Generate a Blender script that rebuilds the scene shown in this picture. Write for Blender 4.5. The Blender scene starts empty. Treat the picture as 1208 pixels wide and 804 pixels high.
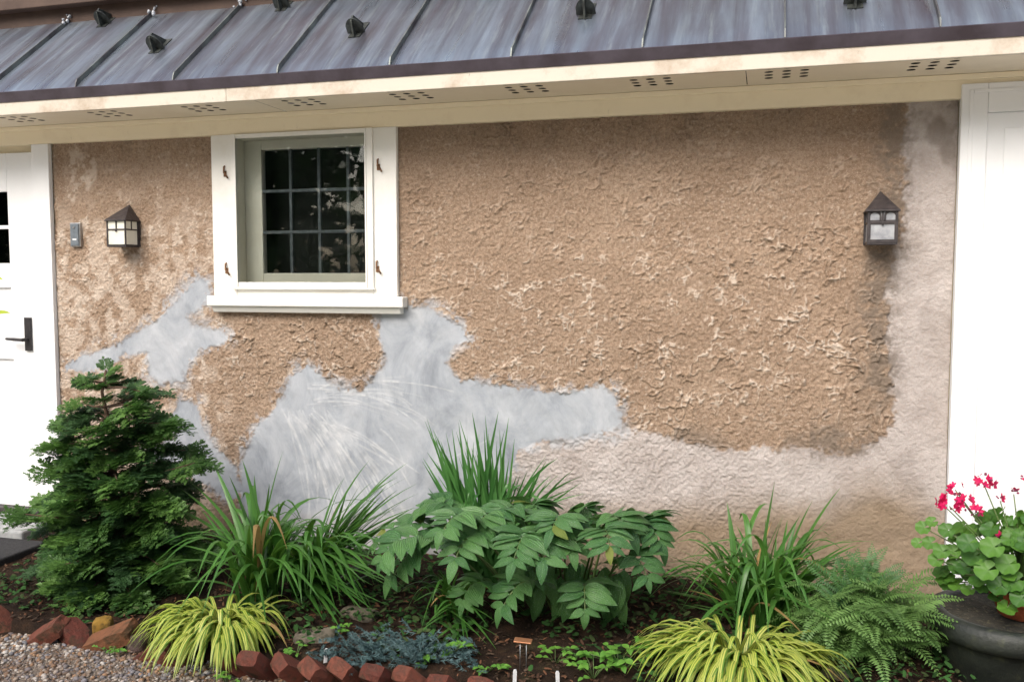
import bpy, math, random
import numpy as np
from mathutils import Vector, Matrix, Quaternion
R_ = math.radians
random.seed(7); rng = np.random.default_rng(7)
scene = bpy.context.scene
col = scene.collection

# ------------------------------------------------------------------ camera, sky, sun, exposure
FPX = 1060.0; YAW = R_(15.8); PIT = math.atan(75 / 1060.0); CAM = Vector((0, -4.18, 1.5))
cd = bpy.data.cameras.new('camera'); cam = bpy.data.objects.new('camera', cd); col.objects.link(cam)
cam.location = CAM; cam.rotation_euler = (math.pi / 2 - PIT, 0, YAW)
cd.sensor_width = 36; cd.lens = 36 * FPX / 1208; cd.clip_start = 0.05; cd.clip_end = 500
scene.camera = cam
SUN_EL, SUN_AZ = R_(43), R_(196)      # azimuth clockwise from +Y: the sun stands behind the camera
world = bpy.data.worlds.new('World'); scene.world = world; world.use_nodes = True
wn = world.node_tree; wn.nodes.clear()
sky = wn.nodes.new('ShaderNodeTexSky'); sky.sky_type = 'NISHITA'; sky.sun_disc = False
sky.sun_elevation = SUN_EL; sky.sun_rotation = SUN_AZ; sky.air_density = 1.0; sky.dust_density = 4.0; sky.ozone_density = 1.0
hs = wn.nodes.new('ShaderNodeHueSaturation'); hs.inputs['Saturation'].default_value = 0.75
bg = wn.nodes.new('ShaderNodeBackground'); bg.inputs['Strength'].default_value = 0.14
wo = wn.nodes.new('ShaderNodeOutputWorld')
wn.links.new(sky.outputs[0], hs.inputs['Color']); wn.links.new(hs.outputs[0], bg.inputs[0]); wn.links.new(bg.outputs[0], wo.inputs[0])
sl = bpy.data.lights.new('sun', 'SUN'); sl.energy = 1.4; sl.angle = R_(34); sl.color = (1.0, 0.94, 0.86)
so = bpy.data.objects.new('sun', sl); col.objects.link(so)
sd = Vector((math.sin(SUN_AZ) * math.cos(SUN_EL), math.cos(SUN_AZ) * math.cos(SUN_EL), math.sin(SUN_EL)))
so.rotation_euler = sd.to_track_quat('Z', 'Y').to_euler(); so.location = (-3, -8, 8)
vs = scene.view_settings; vs.view_transform = 'Standard'; vs.look = 'None'; vs.gamma = 1; vs.exposure = 0.92
vs.use_curve_mapping = False
scene.cycles.max_bounces = 6; scene.cycles.transparent_max_bounces = 12

# camera rays, used to survey the place: a pixel of the photo on the plane y=Y or the level z=Z
_F = Vector((-math.sin(YAW) * math.cos(PIT), math.cos(YAW) * math.cos(PIT), -math.sin(PIT)))
_Rt = Vector((math.cos(YAW), math.sin(YAW), 0)); _U = _Rt.cross(_F)
def ray(x, y): return _F + _Rt * ((x - 604) / FPX) + _U * ((402 - y) / FPX)
def P(x, y, Y):
    d = ray(x, y); return CAM + d * ((Y - CAM.y) / d.y)
def G(x, y, Z):
    d = ray(x, y); return CAM + d * ((Z - CAM.z) / d.z)

# ------------------------------------------------------------------ helpers
def tag(o, label=None, cat=None, group=None, kind=None):
    if label: o['label'] = label
    if cat: o['category'] = cat
    if group: o['group'] = group
    if kind: o['kind'] = kind
    return o
def empty(name, loc, label, cat, group=None):
    o = bpy.data.objects.new(name, None); col.objects.link(o); o.location = loc; o.empty_display_size = .05
    return tag(o, label, cat, group)
def link(name, me, m=None, parent=None, mw=None):
    o = bpy.data.objects.new(name, me); col.objects.link(o)
    if m is not None and not me.materials: me.materials.append(m)
    if mw is not None: o.matrix_world = mw
    if parent is not None:
        o.parent = parent
        if parent.parent: o.matrix_parent_inverse = (parent_world(parent)).inverted()
        else: o.matrix_parent_inverse = parent_world(parent).inverted()
    return o
def parent_world(o):
    w = o.matrix_parent_inverse @ o.matrix_basis if o.parent else o.matrix_basis
    return parent_world(o.parent) @ w if o.parent else Matrix(w)
class MB:
    def __init__(s): s.v = []; s.f = []; s.uv = []; s.sm = []
    def box(s, a, b, rot=None, c=None):
        i = len(s.v)
        for z in (a[2], b[2]):
            for y in (a[1], b[1]):
                for x in (a[0], b[0]):
                    p = Vector((x, y, z))
                    if rot is not None: p = rot @ (p - c) + c
                    s.v.append(tuple(p))
        for q in ((0, 2, 3, 1), (4, 5, 7, 6), (0, 1, 5, 4), (2, 6, 7, 3), (0, 4, 6, 2), (1, 3, 7, 5)):
            s.f.append(tuple(i + k for k in q)); s.sm.append(False)
        return s
    def tube(s, pts, rad, n=6, cap=True):
        pts = [Vector(p) for p in pts]; i0 = len(s.v); m = len(pts)
        rs = rad if hasattr(rad, '__len__') else [rad] * m
        ref = Vector((.13, .27, .95))
        for k, p in enumerate(pts):
            t = (pts[min(k + 1, m - 1)] - pts[max(k - 1, 0)]).normalized()
            a = t.cross(ref)
            if a.length < .05: a = t.cross(Vector((1, 0, 0)))
            a.normalize(); b = t.cross(a)
            for q in range(n):
                an = 2 * math.pi * q / n
                s.v.append(tuple(p + (a * math.cos(an) + b * math.sin(an)) * rs[k]))
        for k in range(m - 1):
            for q in range(n):
                s.f.append((i0 + k * n + q, i0 + k * n + (q + 1) % n, i0 + (k + 1) * n + (q + 1) % n, i0 + (k + 1) * n + q)); s.sm.append(True)
        if cap:
            s.f.append(tuple(i0 + q for q in range(n))[::-1]); s.sm.append(False)
            s.f.append(tuple(i0 + (m - 1) * n + q for q in range(n))); s.sm.append(False)
        return s
    def lathe(s, prof, c, n=48):
        i0 = len(s.v)
        for (r, z) in prof:
            for q in range(n):
                an = 2 * math.pi * q / n
                s.v.append((c[0] + r * math.cos(an), c[1] + r * math.sin(an), c[2] + z))
        for k in range(len(prof) - 1):
            for q in range(n):
                s.f.append((i0 + k * n + q, i0 + k * n + (q + 1) % n, i0 + (k + 1) * n + (q + 1) % n, i0 + (k + 1) * n + q)); s.sm.append(True)
        return s
    def poly(s, pts, smooth=False):
        i = len(s.v); s.v += [tuple(p) for p in pts]; s.f.append(tuple(range(i, i + len(pts)))); s.sm.append(smooth); return s
    def prism(s, pts, d):
        pts = [Vector(p) for p in pts]; d = Vector(d); n = len(pts); i = len(s.v)
        s.v += [tuple(p) for p in pts] + [tuple(p + d) for p in pts]
        s.f.append(tuple(i + k for k in range(n))[::-1]); s.sm.append(False)
        s.f.append(tuple(i + n + k for k in range(n))); s.sm.append(False)
        for k in range(n):
            s.f.append((i + k, i + (k + 1) % n, i + n + (k + 1) % n, i + n + k)); s.sm.append(False)
        return s
    def mesh(s, name, m=None):
        me = bpy.data.meshes.new(name); me.from_pydata(s.v, [], s.f)
        me.polygons.foreach_set('use_smooth', s.sm)
        if s.uv:
            ul = me.uv_layers.new(name='UVMap'); li = np.empty(len(me.loops), dtype=np.int32); me.loops.foreach_get('vertex_index', li)
            ul.data.foreach_set('uv', np.array(s.uv, dtype=np.float32)[li].ravel())
        me.update()
        if m: me.materials.append(m)
        return me
    def build(s, name, m, parent=None, bevel=0):
        o = link(name, s.mesh(name), m, parent)
        if bevel:
            b = o.modifiers.new('bevel', 'BEVEL'); b.width = bevel; b.segments = 2; b.limit_method = 'ANGLE'
        return o

# ------------------------------------------------------------------ numpy noise
_T = rng.random((256, 256)).astype(np.float32) * 2 - 1
def vn(x, y, s=0):
    x = x + s * 17.31; y = y + s * 9.77
    xi = np.floor(x).astype(np.int64); yi = np.floor(y).astype(np.int64); fx = x - xi; fy = y - yi
    fx = fx * fx * fx * (fx * (fx * 6 - 15) + 10); fy = fy * fy * fy * (fy * (fy * 6 - 15) + 10)
    a = _T[xi & 255, yi & 255]; b = _T[(xi + 1) & 255, yi & 255]; c = _T[xi & 255, (yi + 1) & 255]; d = _T[(xi + 1) & 255, (yi + 1) & 255]
    return (a * (1 - fx) + b * fx) * (1 - fy) + (c * (1 - fx) + d * fx) * fy
def fbm(x, y, o=4, s=0):
    r = 0; a = 1; t = 0
    for k in range(o): r = r + a * vn(x * 2 ** k, y * 2 ** k, s + k * 3); t += a; a *= .55
    return r / t
def sstep(a, b, x):
    t = np.clip((x - a) / (b - a), 0, 1); return t * t * (3 - 2 * t)

# ------------------------------------------------------------------ materials
class NT:
    def __init__(s, name):
        s.m = bpy.data.materials.new(name); s.m.use_nodes = True; s.t = s.m.node_tree; s.t.nodes.clear()
        s.out = s.n('ShaderNodeOutputMaterial'); s.b = s.n('ShaderNodeBsdfPrincipled'); s.l(s.b.outputs[0], s.out.inputs[0])
    def n(s, t, **k):
        o = s.t.nodes.new(t)
        for a, b in k.items(): setattr(o, a, b)
        return o
    def l(s, a, b): s.t.links.new(a, b)
    def setv(s, sock, v):
        if hasattr(v, 'is_linked') or isinstance(v, bpy.types.NodeSocket): s.l(v, sock)
        elif isinstance(v, (tuple, list)): sock.default_value = tuple(v) + ((1,) if len(v) == 3 and len(sock.default_value) == 4 else ())
        else: sock.default_value = v
    def coord(s, kind='Object', scale=(1, 1, 1), rot=(0, 0, 0)):
        c = s.n('ShaderNodeTexCoord'); mp = s.n('ShaderNodeMapping'); s.l(c.outputs[kind], mp.inputs[0])
        mp.inputs['Scale'].default_value = scale; mp.inputs['Rotation'].default_value = rot
        return mp.outputs[0]
    def noise(s, vec, scale, detail=4, rough=.55, dist=0):
        n = s.n('ShaderNodeTexNoise'); s.l(vec, n.inputs['Vector']); n.inputs['Scale'].default_value = scale
        n.inputs['Detail'].default_value = detail; n.inputs['Roughness'].default_value = rough; n.inputs['Distortion'].default_value = dist
        return n.outputs[0]
    def ramp(s, f, stops):
        r = s.n('ShaderNodeValToRGB'); s.setv(r.inputs[0], f); e = r.color_ramp.elements
        while len(e) < len(stops): e.new(.5)
        for k, (p, c) in enumerate(stops):
            e[k].position = p; e[k].color = (c, c, c, 1) if not hasattr(c, '__len__') else tuple(c) + (1,)
        return r.outputs[0]
    def mix(s, f, a, b, mode='MIX'):
        m = s.n('ShaderNodeMix', data_type='RGBA', blend_type=mode)
        s.setv(m.inputs[0], f); s.setv(m.inputs[6], a); s.setv(m.inputs[7], b); return m.outputs[2]
    def math(s, op, a, b=0.0):
        m = s.n('ShaderNodeMath', operation=op); s.setv(m.inputs[0], a); s.setv(m.inputs[1], b); return m.outputs[0]
    def attr(s, name):
        a = s.n('ShaderNodeAttribute'); a.attribute_name = name; return a
    def bump(s, h, st=.3, d=.01, nrm=None):
        b = s.n('ShaderNodeBump'); b.inputs['Strength'].default_value = st; b.inputs['Distance'].default_value = d
        s.l(h, b.inputs['Height'])
        if nrm is not None: s.l(nrm, b.inputs['Normal'])
        s.l(b.outputs[0], s.b.inputs['Normal']); return b.outputs[0]
    def set(s, **k):
        for a, v in k.items(): s.setv(s.b.inputs[a.replace('_', ' ')], v)
        return s
def noisy(name, c1, c2, scale=8, rough=.6, bump=.2, bscale=60, bd=.004, metallic=0, c3=None, lo=.35, hi=.65, spec=.5):
    t = NT(name); v = t.coord()
    c = t.ramp(t.noise(v, scale, 5, .6), [(lo, c1), (hi, c2)])
    if c3: c = t.mix(t.ramp(t.noise(v, scale * 3.7, 6, .65), [(.55, 0), (.7, .8)]), c, c3)
    t.set(Base_Color=c, Roughness=rough, Metallic=metallic, Specular_IOR_Level=spec)
    if bump: t.bump(t.noise(v, bscale, 5, .6), bump, bd)
    return t.m
def leafmat(name, c1, c2, rough=.45, trans=.3, tc=None, stripe=None, vscale=30, bump=.15, spots=None, veins=0):
    t = NT(name); oi = t.n('ShaderNodeObjectInfo'); v = t.coord('Object')
    f = t.math('ADD', t.math('MULTIPLY', oi.outputs['Random'], .6), t.math('MULTIPLY', t.noise(v, vscale, 3), .45))
    c = t.ramp(f, [(.15, c1), (.85, c2)])
    if stripe:
        uv = t.coord('UV'); w = t.n('ShaderNodeSeparateXYZ'); t.l(uv, w.inputs[0])
        jit = t.math('ADD', w.outputs[0], t.math('MULTIPLY', t.math('SUBTRACT', oi.outputs['Random'], .5), .12))
        c = t.mix(t.ramp(jit, stripe[0]), c, stripe[1])
    if spots: c = t.mix(t.ramp(t.noise(v, spots[0], 2, .5), [(.64, 0), (.67, .8)]), c, spots[1])
    t.set(Base_Color=c, Roughness=rough, Specular_IOR_Level=.4)
    if bump: t.bump(t.noise(v, 200, 2), bump, .002)
    if veins:
        wv = t.n('ShaderNodeTexWave', bands_direction='X'); wv.inputs['Scale'].default_value = veins; wv.inputs['Distortion'].default_value = .4; t.l(t.coord('UV'), wv.inputs['Vector'])
        t.bump(t.math('ADD', wv.outputs['Fac'], t.math('MULTIPLY', t.noise(v, 8, 3), 1.5)), .55, .004)
    tr = t.n('ShaderNodeBsdfTranslucent'); t.l(t.mix(.6, c, tc or tuple(min(1, x * 1.8) for x in c2)), tr.inputs[0])
    ms = t.n('ShaderNodeMixShader'); ms.inputs[0].default_value = trans
    t.l(t.b.outputs[0], ms.inputs[1]); t.l(tr.outputs[0], ms.inputs[2]); t.l(ms.outputs[0], t.out.inputs[0])
    return t.m

M = {}
# stucco wall
t = NT('stucco'); v = t.coord()
patch, coat, dirt, damp_dark, pale, crest_light, scr = [t.attr(k).outputs['Fac'] for k in ('patch', 'coat', 'dirt', 'damp_dark', 'pale', 'crest_light', 'scr')]
c = t.ramp(t.noise(v, 2.2, 6, .65), [(.3, (.278, .196, .138)), (.7, (.388, .288, .210))])
c = t.mix(t.ramp(t.noise(v, 60, 5, .7), [(.38, .65), (.56, 0)]), c, (.19, .12, .075))
c = t.mix(t.ramp(t.noise(v, 150, 3, .75), [(.56, 0), (.70, .75)]), c, (.55, .44, .34))
c = t.mix(t.ramp(t.noise(v, 210, 3, .75), [(.30, .7), (.44, 0)]), c, (.13, .085, .055))
c = t.mix(t.math('MULTIPLY', crest_light, .18), c, (.48, .35, .24))  # ridge crests tinted lighter, a highlight put into the colour
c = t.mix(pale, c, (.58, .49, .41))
cc = t.ramp(t.noise(v, 5, 6, .65), [(.3, (.36, .315, .29)), (.7, (.55, .505, .485))])
cc = t.mix(t.ramp(t.noise(v, 130, 4, .7), [(.35, .35), (.55, 0)]), cc, (.36, .28, .23))
c = t.mix(coat, c, cc)
cp = t.ramp(t.noise(t.coord(scale=(1.7, 1, 1.2), rot=(0, .5, 0)), 2.6, 8, .68, .6), [(.28, (.22, .24, .27)), (.45, (.335, .36, .395)), (.60, (.42, .44, .47)), (.78, (.54, .555, .575))])
cp = t.mix(t.math('MULTIPLY', scr, .8), cp, (.70, .70, .69))
c = t.mix(patch, c, cp)
c = t.mix(damp_dark, c, (.155, .125, .10))
c = t.mix(dirt, c, t.ramp(t.noise(v, 6, 6, .7), [(.3, (.20, .14, .085)), (.7, (.29, .215, .14))]))
t.set(Base_Color=c, Roughness=.92, Specular_IOR_Level=.2)
hb = t.math('MULTIPLY', t.noise(v, 170, 4, .7), t.math('SUBTRACT', 1.0, t.math('MULTIPLY', patch, .85)))
hp = t.math('MULTIPLY', t.noise(t.coord(scale=(9, 1, 2), rot=(0, .7, 0)), 6, 5, .6, 1.5), t.math('MULTIPLY', patch, .3))
t.bump(t.math('ADD', hb, hp), .75, .006)
M['stucco'] = t.m
# painted white wood
def paint(name, c, stain, amt=.5, sc=5):
    t = NT(name); v = t.coord(); st = t.coord(scale=(1, 1, .35))
    k = t.mix(t.ramp(t.noise(v, sc, 7, .7), [(.5, 0), (.75, amt)]), c, stain)
    k = t.mix(t.ramp(t.noise(st, 45, 5, .75), [(.66, 0), (.75, amt)]), k, tuple(x * .55 for x in stain))
    t.set(Base_Color=k, Roughness=.55, Specular_IOR_Level=.35); t.bump(t.noise(t.coord(scale=(4, 4, .6)), 40, 4), .12, .003); return t.m
M['white'] = paint('white_paint', (.80, .79, .75), (.62, .58, .49), .35)
M['door_white'] = paint('door_white_paint', (.80, .81, .82), (.70, .71, .72), .3)
M['cream'] = paint('cream_paint', (.85, .76, .57), (.62, .51, .34), .4)
M['soffit'] = paint('soffit_paint', (.74, .67, .55), (.56, .47, .34), .35, 3)
M['fascia'] = paint('fascia_paint', (.58, .53, .45), (.32, .21, .12), .9, 4)
M['sash'] = paint('sash_paint', (.90, .86, .76), (.74, .67, .54), .3)
# copper roof
t = NT('weathered_copper'); v = t.coord(); st = t.coord(scale=(7, .5, .5))
a = t.ramp(t.noise(st, 1.6, 6, .6, .4), [(.28, (.115, .09, .10)), (.45, (.19, .205, .24)), (.6, (.31, .37, .43)), (.8, (.52, .64, .68))])
b = t.ramp(t.noise(v, 1.3, 4, .6), [(.35, (.15, .115, .13)), (.7, (.28, .33, .41))])
c = t.mix(.35, a, b)
c = t.mix(t.ramp(t.noise(t.coord(scale=(16, 1.2, 1.2)), 1.7, 5, .7), [(.55, 0), (.75, .75)]), c, (.40, .46, .48))
c = t.mix(t.ramp(t.noise(v, 55, 3, .7), [(.70, 0), (.78, .6)]), c, (.45, .47, .47))
t.set(Base_Color=c, Metallic=.75, Roughness=t.ramp(t.noise(st, 2.5, 4), [(.3, .24), (.7, .46)]), Specular_IOR_Level=.5)
t.bump(t.noise(v, 3.5, 3), .22, .03); M['copper'] = t.m
M['copper_dark'] = noisy('dark_copper', (.055, .042, .052), (.105, .09, .115), 5, .45, .1, 30, metallic=.4)
M['seam_edge'] = noisy('seam_copper', (.08, .07, .075), (.22, .25, .23), 6, .5, .1, 30, metallic=.5)
M['guard'] = noisy('guard_bronze', (.035, .038, .036), (.09, .10, .09), 30, .5, .1, 80, metallic=.5)
M['caulk'] = noisy('sealant', (.30, .32, .35), (.55, .57, .6), 30, .5, .4, 50)
M['brown'] = noisy('brown_board', (.055, .030, .020), (.085, .05, .035), 6, .7, .15, 40)
M['black_iron'] = noisy('black_iron', (.012, .010, .012), (.03, .026, .026), 40, .45, .2, 120, spec=.5)
M['bronze_iron'] = noisy('bronze_iron', (.020, .016, .018), (.055, .045, .045), 40, .5, .3, 140)
M['milk'] = noisy('milk_glass', (.70, .70, .60), (.78, .77, .68), 20, .3, .05, 40)
M['frost'] = noisy('clouded_glass', (.22, .23, .25), (.42, .43, .45), 18, .25, .2, 60)
M['lead'] = noisy('lead_came', (.075, .09, .10), (.14, .16, .18), 40, .5, .2, 80)
M['rust'] = noisy('rust', (.10, .045, .02), (.22, .11, .05), 60, .8, .4, 90)
M['plate'] = noisy('bell_plate', (.17, .20, .23), (.22, .25, .28), 50, .35, .05, 90, metallic=.4)
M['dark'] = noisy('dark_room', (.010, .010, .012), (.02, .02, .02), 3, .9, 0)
M['hole'] = noisy('attic_dark', (.02, .016, .012), (.03, .024, .02), 3, .9, 0)
t = NT('window_glass'); tb = t.n('ShaderNodeBsdfTransparent'); tb.inputs[0].default_value = (.93, .95, .94, 1)
gl = t.n('ShaderNodeBsdfGlossy'); gl.inputs['Roughness'].default_value = .015
fr = t.n('ShaderNodeFresnel'); fr.inputs[0].default_value = 1.5
bn = t.n('ShaderNodeBump'); bn.inputs['Strength'].default_value = .06; bn.inputs['Distance'].default_value = .004; t.l(t.noise(t.coord(), 6, 0), bn.inputs['Height']); t.l(bn.outputs[0], gl.inputs['Normal'])
ms = t.n('ShaderNodeMixShader'); t.l(fr.outputs[0], ms.inputs[0]); t.l(tb.outputs[0], ms.inputs[1]); t.l(gl.outputs[0], ms.inputs[2]); t.l(ms.outputs[0], t.out.inputs[0])
M['glass'] = t.m
M['stone_step'] = noisy('grey_step', (.26, .27, .27), (.40, .41, .41), 14, .85, .5, 90)
M['mat'] = noisy('black_mat', (.012, .012, .014), (.03, .03, .032), 60, .95, .6, 200)
# ground
t = NT('soil'); v = t.coord()
c = t.ramp(t.noise(v, 12, 8, .7), [(.3, (.012, .008, .006)), (.55, (.032, .019, .012)), (.75, (.08, .040, .022))])
c = t.mix(t.ramp(t.noise(v, 3, 5, .7), [(.58, 0), (.7, .5)]), c, (.035, .05, .02))
t.set(Base_Color=c, Roughness=.95, Specular_IOR_Level=.15); t.bump(t.noise(v, 90, 6, .7), .8, .02); M['soil'] = t.m
t = NT('gravel_base'); v = t.coord()
c = t.ramp(t.noise(v, 90, 4, .8), [(.3, (.05, .04, .032)), (.5, (.16, .12, .09)), (.7, (.32, .28, .23))])
c = t.mix(t.ramp(t.noise(v, 2.5, 5), [(.45, 0), (.65, .6)]), c, (.12, .075, .045))
t.set(Base_Color=c, Roughness=.9); t.bump(t.noise(v, 120, 3), .8, .015); M['gravel'] = t.m
M['bounce'] = noisy('pale_bounce_ground', (.52, .47, .39), (.66, .61, .52), 4, .9, .4, 90)  # pale tone chosen to bounce light up to the eaves
t = NT('pebble'); c = t.attr('tint').outputs['Color']; v = t.coord()
c = t.mix(t.ramp(t.noise(v, 3.2, 5), [(.38, 0), (.6, .7)]), c, (.13, .075, .045))
t.set(Base_Color=c, Roughness=.75); t.bump(t.noise(v, 300, 3), .3, .003); M['pebble'] = t.m
t = NT('mulch'); c = t.attr('tint').outputs['Color']; t.set(Base_Color=c, Roughness=.9, Specular_IOR_Level=.2); M['mulch'] = t.m
def brickmat(name, a, b, c3):
    t = NT(name); v = t.coord(); oi = t.n('ShaderNodeObjectInfo')
    c = t.mix(oi.outputs['Random'], a, b)
    c = t.mix(t.ramp(t.noise(v, 25, 6, .7), [(.45, 0), (.7, .75)]), c, c3)
    c = t.mix(t.ramp(t.noise(v, 14, 6, .75), [(.52, 0), (.66, .75)]), c, (.035, .035, .018))
    t.set(Base_Color=c, Roughness=.88, Specular_IOR_Level=.2); t.bump(t.noise(v, 70, 7, .75), .9, .010); return t.m
M['brick'] = brickmat('brick_red', (.12, .036, .026), (.19, .065, .042), (.06, .042, .032))
M['brick_orange'] = brickmat('brick_orange', (.20, .085, .045), (.23, .10, .05), (.07, .05, .03))
M['ochre'] = brickmat('ochre_stone', (.28, .16, .03), (.30, .18, .04), (.12, .07, .02))
M['rock_purple'] = brickmat('purple_rock', (.13, .09, .085), (.15, .11, .10), (.07, .055, .05))
M['rock'] = brickmat('tan_rock', (.17, .14, .11), (.20, .17, .13), (.07, .07, .045))
M['terracotta'] = brickmat('terracotta', (.30, .075, .03), (.32, .085, .035), (.16, .06, .035))
M['planter'] = noisy('mossy_planter', (.010, .013, .011), (.026, .031, .025), 9, .55, .5, 70, .006, c3=(.05, .055, .032))
M['planter_top'] = noisy('planter_soil', (.014, .014, .010), (.04, .034, .024), 18, .9, .8, 110, .01, c3=(.16, .14, .08))
M['bark'] = noisy('bark', (.06, .035, .022), (.13, .08, .05), 20, .9, .6, 90, .01)
M['stem_green'] = noisy('stem_green', (.06, .12, .03), (.12, .17, .05), 20, .5, .1, 90)
M['straw'] = noisy('dry_straw', (.34, .22, .10), (.45, .32, .16), 20, .8, .1, 90)
M['copper_tag'] = noisy('copper_tag', (.55, .24, .12), (.70, .34, .18), 20, .35, .1, 60, metallic=.8)
M['wire'] = noisy('steel_wire', (.35, .35, .36), (.5, .5, .5), 20, .35, 0, metallic=.9)
M['plastic'] = noisy('white_plastic', (.74, .76, .78), (.80, .81, .82), 20, .45, .05)
# foliage
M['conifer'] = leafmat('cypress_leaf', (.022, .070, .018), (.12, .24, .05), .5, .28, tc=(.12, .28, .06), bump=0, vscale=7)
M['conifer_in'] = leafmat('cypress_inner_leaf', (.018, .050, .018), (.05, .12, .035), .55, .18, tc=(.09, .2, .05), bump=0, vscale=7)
M['blade'] = leafmat('daylily_leaf', (.035, .115, .020), (.085, .22, .042), .36, .28, tc=(.2, .42, .05),
                     stripe=([(.40, 0), (.48, .6), (.52, .6), (.60, 0)], (.03, .085, .015)), vscale=4)
M['blade_old'] = leafmat('dry_leaf', (.22, .15, .05), (.35, .22, .09), .7, .25, tc=(.4, .3, .1))
M['iris'] = leafmat('iris_leaf', (.030, .115, .024), (.075, .20, .05), .36, .25, tc=(.15, .38, .06), vscale=4)
M['hakone'] = leafmat('variegated_leaf', (.46, .50, .07), (.62, .60, .16), .42, .3, tc=(.7, .75, .2),
                      stripe=([(.04, .95), (.14, .1), (.30, .05), (.37, .9), (.45, .9), (.52, .05), (.72, .05), (.78, .9), (.95, .95)], (.075, .20, .025)), vscale=4, bump=0)
M['seal'] = leafmat('broad_leaf', (.038, .122, .036), (.10, .225, .066), .36, .22, tc=(.15, .36, .07), vscale=5, bump=0, veins=2.2, spots=(42, (.30, .40, .33)),
                    stripe=([(.44, 0), (.49, .5), (.51, .5), (.56, 0)], (.12, .25, .08)))
M['seal_old'] = leafmat('yellowing_leaf', (.10, .16, .03), (.22, .26, .06), .45, .25, vscale=3, bump=0, veins=2.2)
M['fern'] = leafmat('fern_leaf', (.06, .13, .03), (.15, .27, .075), .5, .25, tc=(.2, .4, .1), bump=0)
M['fern2'] = leafmat('bluish_fern_leaf', (.035, .10, .030), (.075, .18, .05), .5, .25, tc=(.15, .35, .1), bump=0)
M['geranium'] = leafmat('geranium_leaf', (.032, .105, .016), (.095, .22, .03), .45, .25, tc=(.25, .5, .06), vscale=2.2)
M['petal'] = leafmat('pink_petal', (.50, .005, .075), (.72, .016, .14), .5, .2, tc=(.8, .03, .2), bump=0)
M['bud'] = leafmat('faded_bud', (.12, .02, .05), (.30, .03, .10), .6, .15, bump=0)
M['juniper'] = leafmat('blue_juniper', (.05, .105, .105), (.13, .21, .215), .55, .12, bump=0)
M['weed'] = leafmat('weed_leaf', (.08, .22, .03), (.15, .33, .05), .45, .3, tc=(.3, .6, .08), bump=0)
M['lime'] = leafmat('lime_leaf', (.32, .48, .03), (.45, .55, .05), .4, .4, tc=(.7, .8, .1), bump=0)
M['dark_leaf'] = leafmat('dark_leaf', (.03, .07, .03), (.05, .1, .04), .4, .2, bump=0)
M['flakes'] = leafmat('tree_leaf', (.02, .05, .015), (.05, .10, .03), .6, .2, bump=0)

# ------------------------------------------------------------------ ground
def soil_z(x, y): return .045 + .065 * max(0., min(1., (y + 1.15) / 1.15))
gx = np.linspace(-4.4, 2.2, 166); gy = np.linspace(-1.25, .02, 34)
X, Y = np.meshgrid(gx, gy)
Z = .045 + .065 * np.clip((Y + 1.15) / 1.15, 0, 1) + .012 * fbm(X * 7, Y * 7, 4, 5) - .05 * sstep(-1.15, -1.25, Y)
vv = np.stack([X, Y, Z], -1).reshape(-1, 3); nx = len(gx)
ff = [(j * nx + i, j * nx + i + 1, (j + 1) * nx + i + 1, (j + 1) * nx + i) for j in range(len(gy) - 1) for i in range(nx - 1)]
me = bpy.data.meshes.new('garden_bed'); me.from_pydata(vv.tolist(), [], ff); me.polygons.foreach_set('use_smooth', [True] * len(ff))
tag(link('garden_bed', me, M['soil']), 'dark mulched soil of the planting bed along the wall', kind='structure')
gb = MB(); gb.poly([(-60, -60, 0), (60, -60, 0), (60, 60, 0), (-60, 60, 0)])
tag(gb.build('bounce_ground', M['bounce']), 'unseen pale ground in front of the house, added to bounce light', kind='structure')  # unseen ground, added this pale to throw light under the eaves
gb = MB(); gb.poly([(-5.2, -1.75, .004), (2.6, -1.75, .004), (2.6, 0, .004), (-5.2, 0, .004)])
tag(gb.build('gravel_path', M['gravel']), 'brown and grey gravel strip before the bed', kind='structure')

def scatter(name, base_v, base_f, n, place, m, label, kind='stuff', parent=None):
    bv = np.array(base_v, dtype=np.float32); nb = len(bv); bf = np.array(base_f); V = np.empty((n, nb, 3), np.float32); T = np.empty((n, nb, 4), np.float32)
    for i in range(n):
        loc, mat3, tint = place(i)
        V[i] = bv @ np.array(mat3).T + np.array(loc); T[i] = tint
    F = (bf[None] + (np.arange(n) * nb)[:, None, None]).reshape(-1, bf.shape[1])
    me = bpy.data.meshes.new(name); me.from_pydata(V.reshape(-1, 3).tolist(), [], F.tolist())
    me.polygons.foreach_set('use_smooth', [True] * len(F))
    a = me.attributes.new('tint', 'FLOAT_COLOR', 'POINT'); a.data.foreach_set('color', T.reshape(-1))
    return tag(link(name, me, m, parent), label, kind=kind)
g = (1 + 5 ** .5) / 2
ICO_V = [tuple(Vector(p).normalized()) for p in [(-1, g, 0), (1, g, 0), (-1, -g, 0), (1, -g, 0), (0, -1, g), (0, 1, g), (0, -1, -g), (0, 1, -g), (g, 0, -1), (g, 0, 1), (-g, 0, -1), (-g, 0, 1)]]
ICO_F = [(0, 11, 5), (0, 5, 1), (0, 1, 7), (0, 7, 10), (0, 10, 11), (1, 5, 9), (5, 11, 4), (11, 10, 2), (10, 7, 6), (7, 1, 8), (3, 9, 4), (3, 4, 2), (3, 2, 6), (3, 6, 8), (3, 8, 9), (4, 9, 5), (2, 4, 11), (6, 2, 10), (8, 6, 7), (9, 8, 1)]
PEB = [(.30, .25, .20), (.42, .38, .33), (.22, .14, .09), (.16, .17, .19), (.34, .20, .11), (.55, .52, .48), (.12, .09, .07), (.20, .21, .24)]
def rot3(ax, ay, az):
    return (Matrix.Rotation(az, 3, 'Z') @ Matrix.Rotation(ay, 3, 'Y') @ Matrix.Rotation(ax, 3, 'X'))
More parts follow.
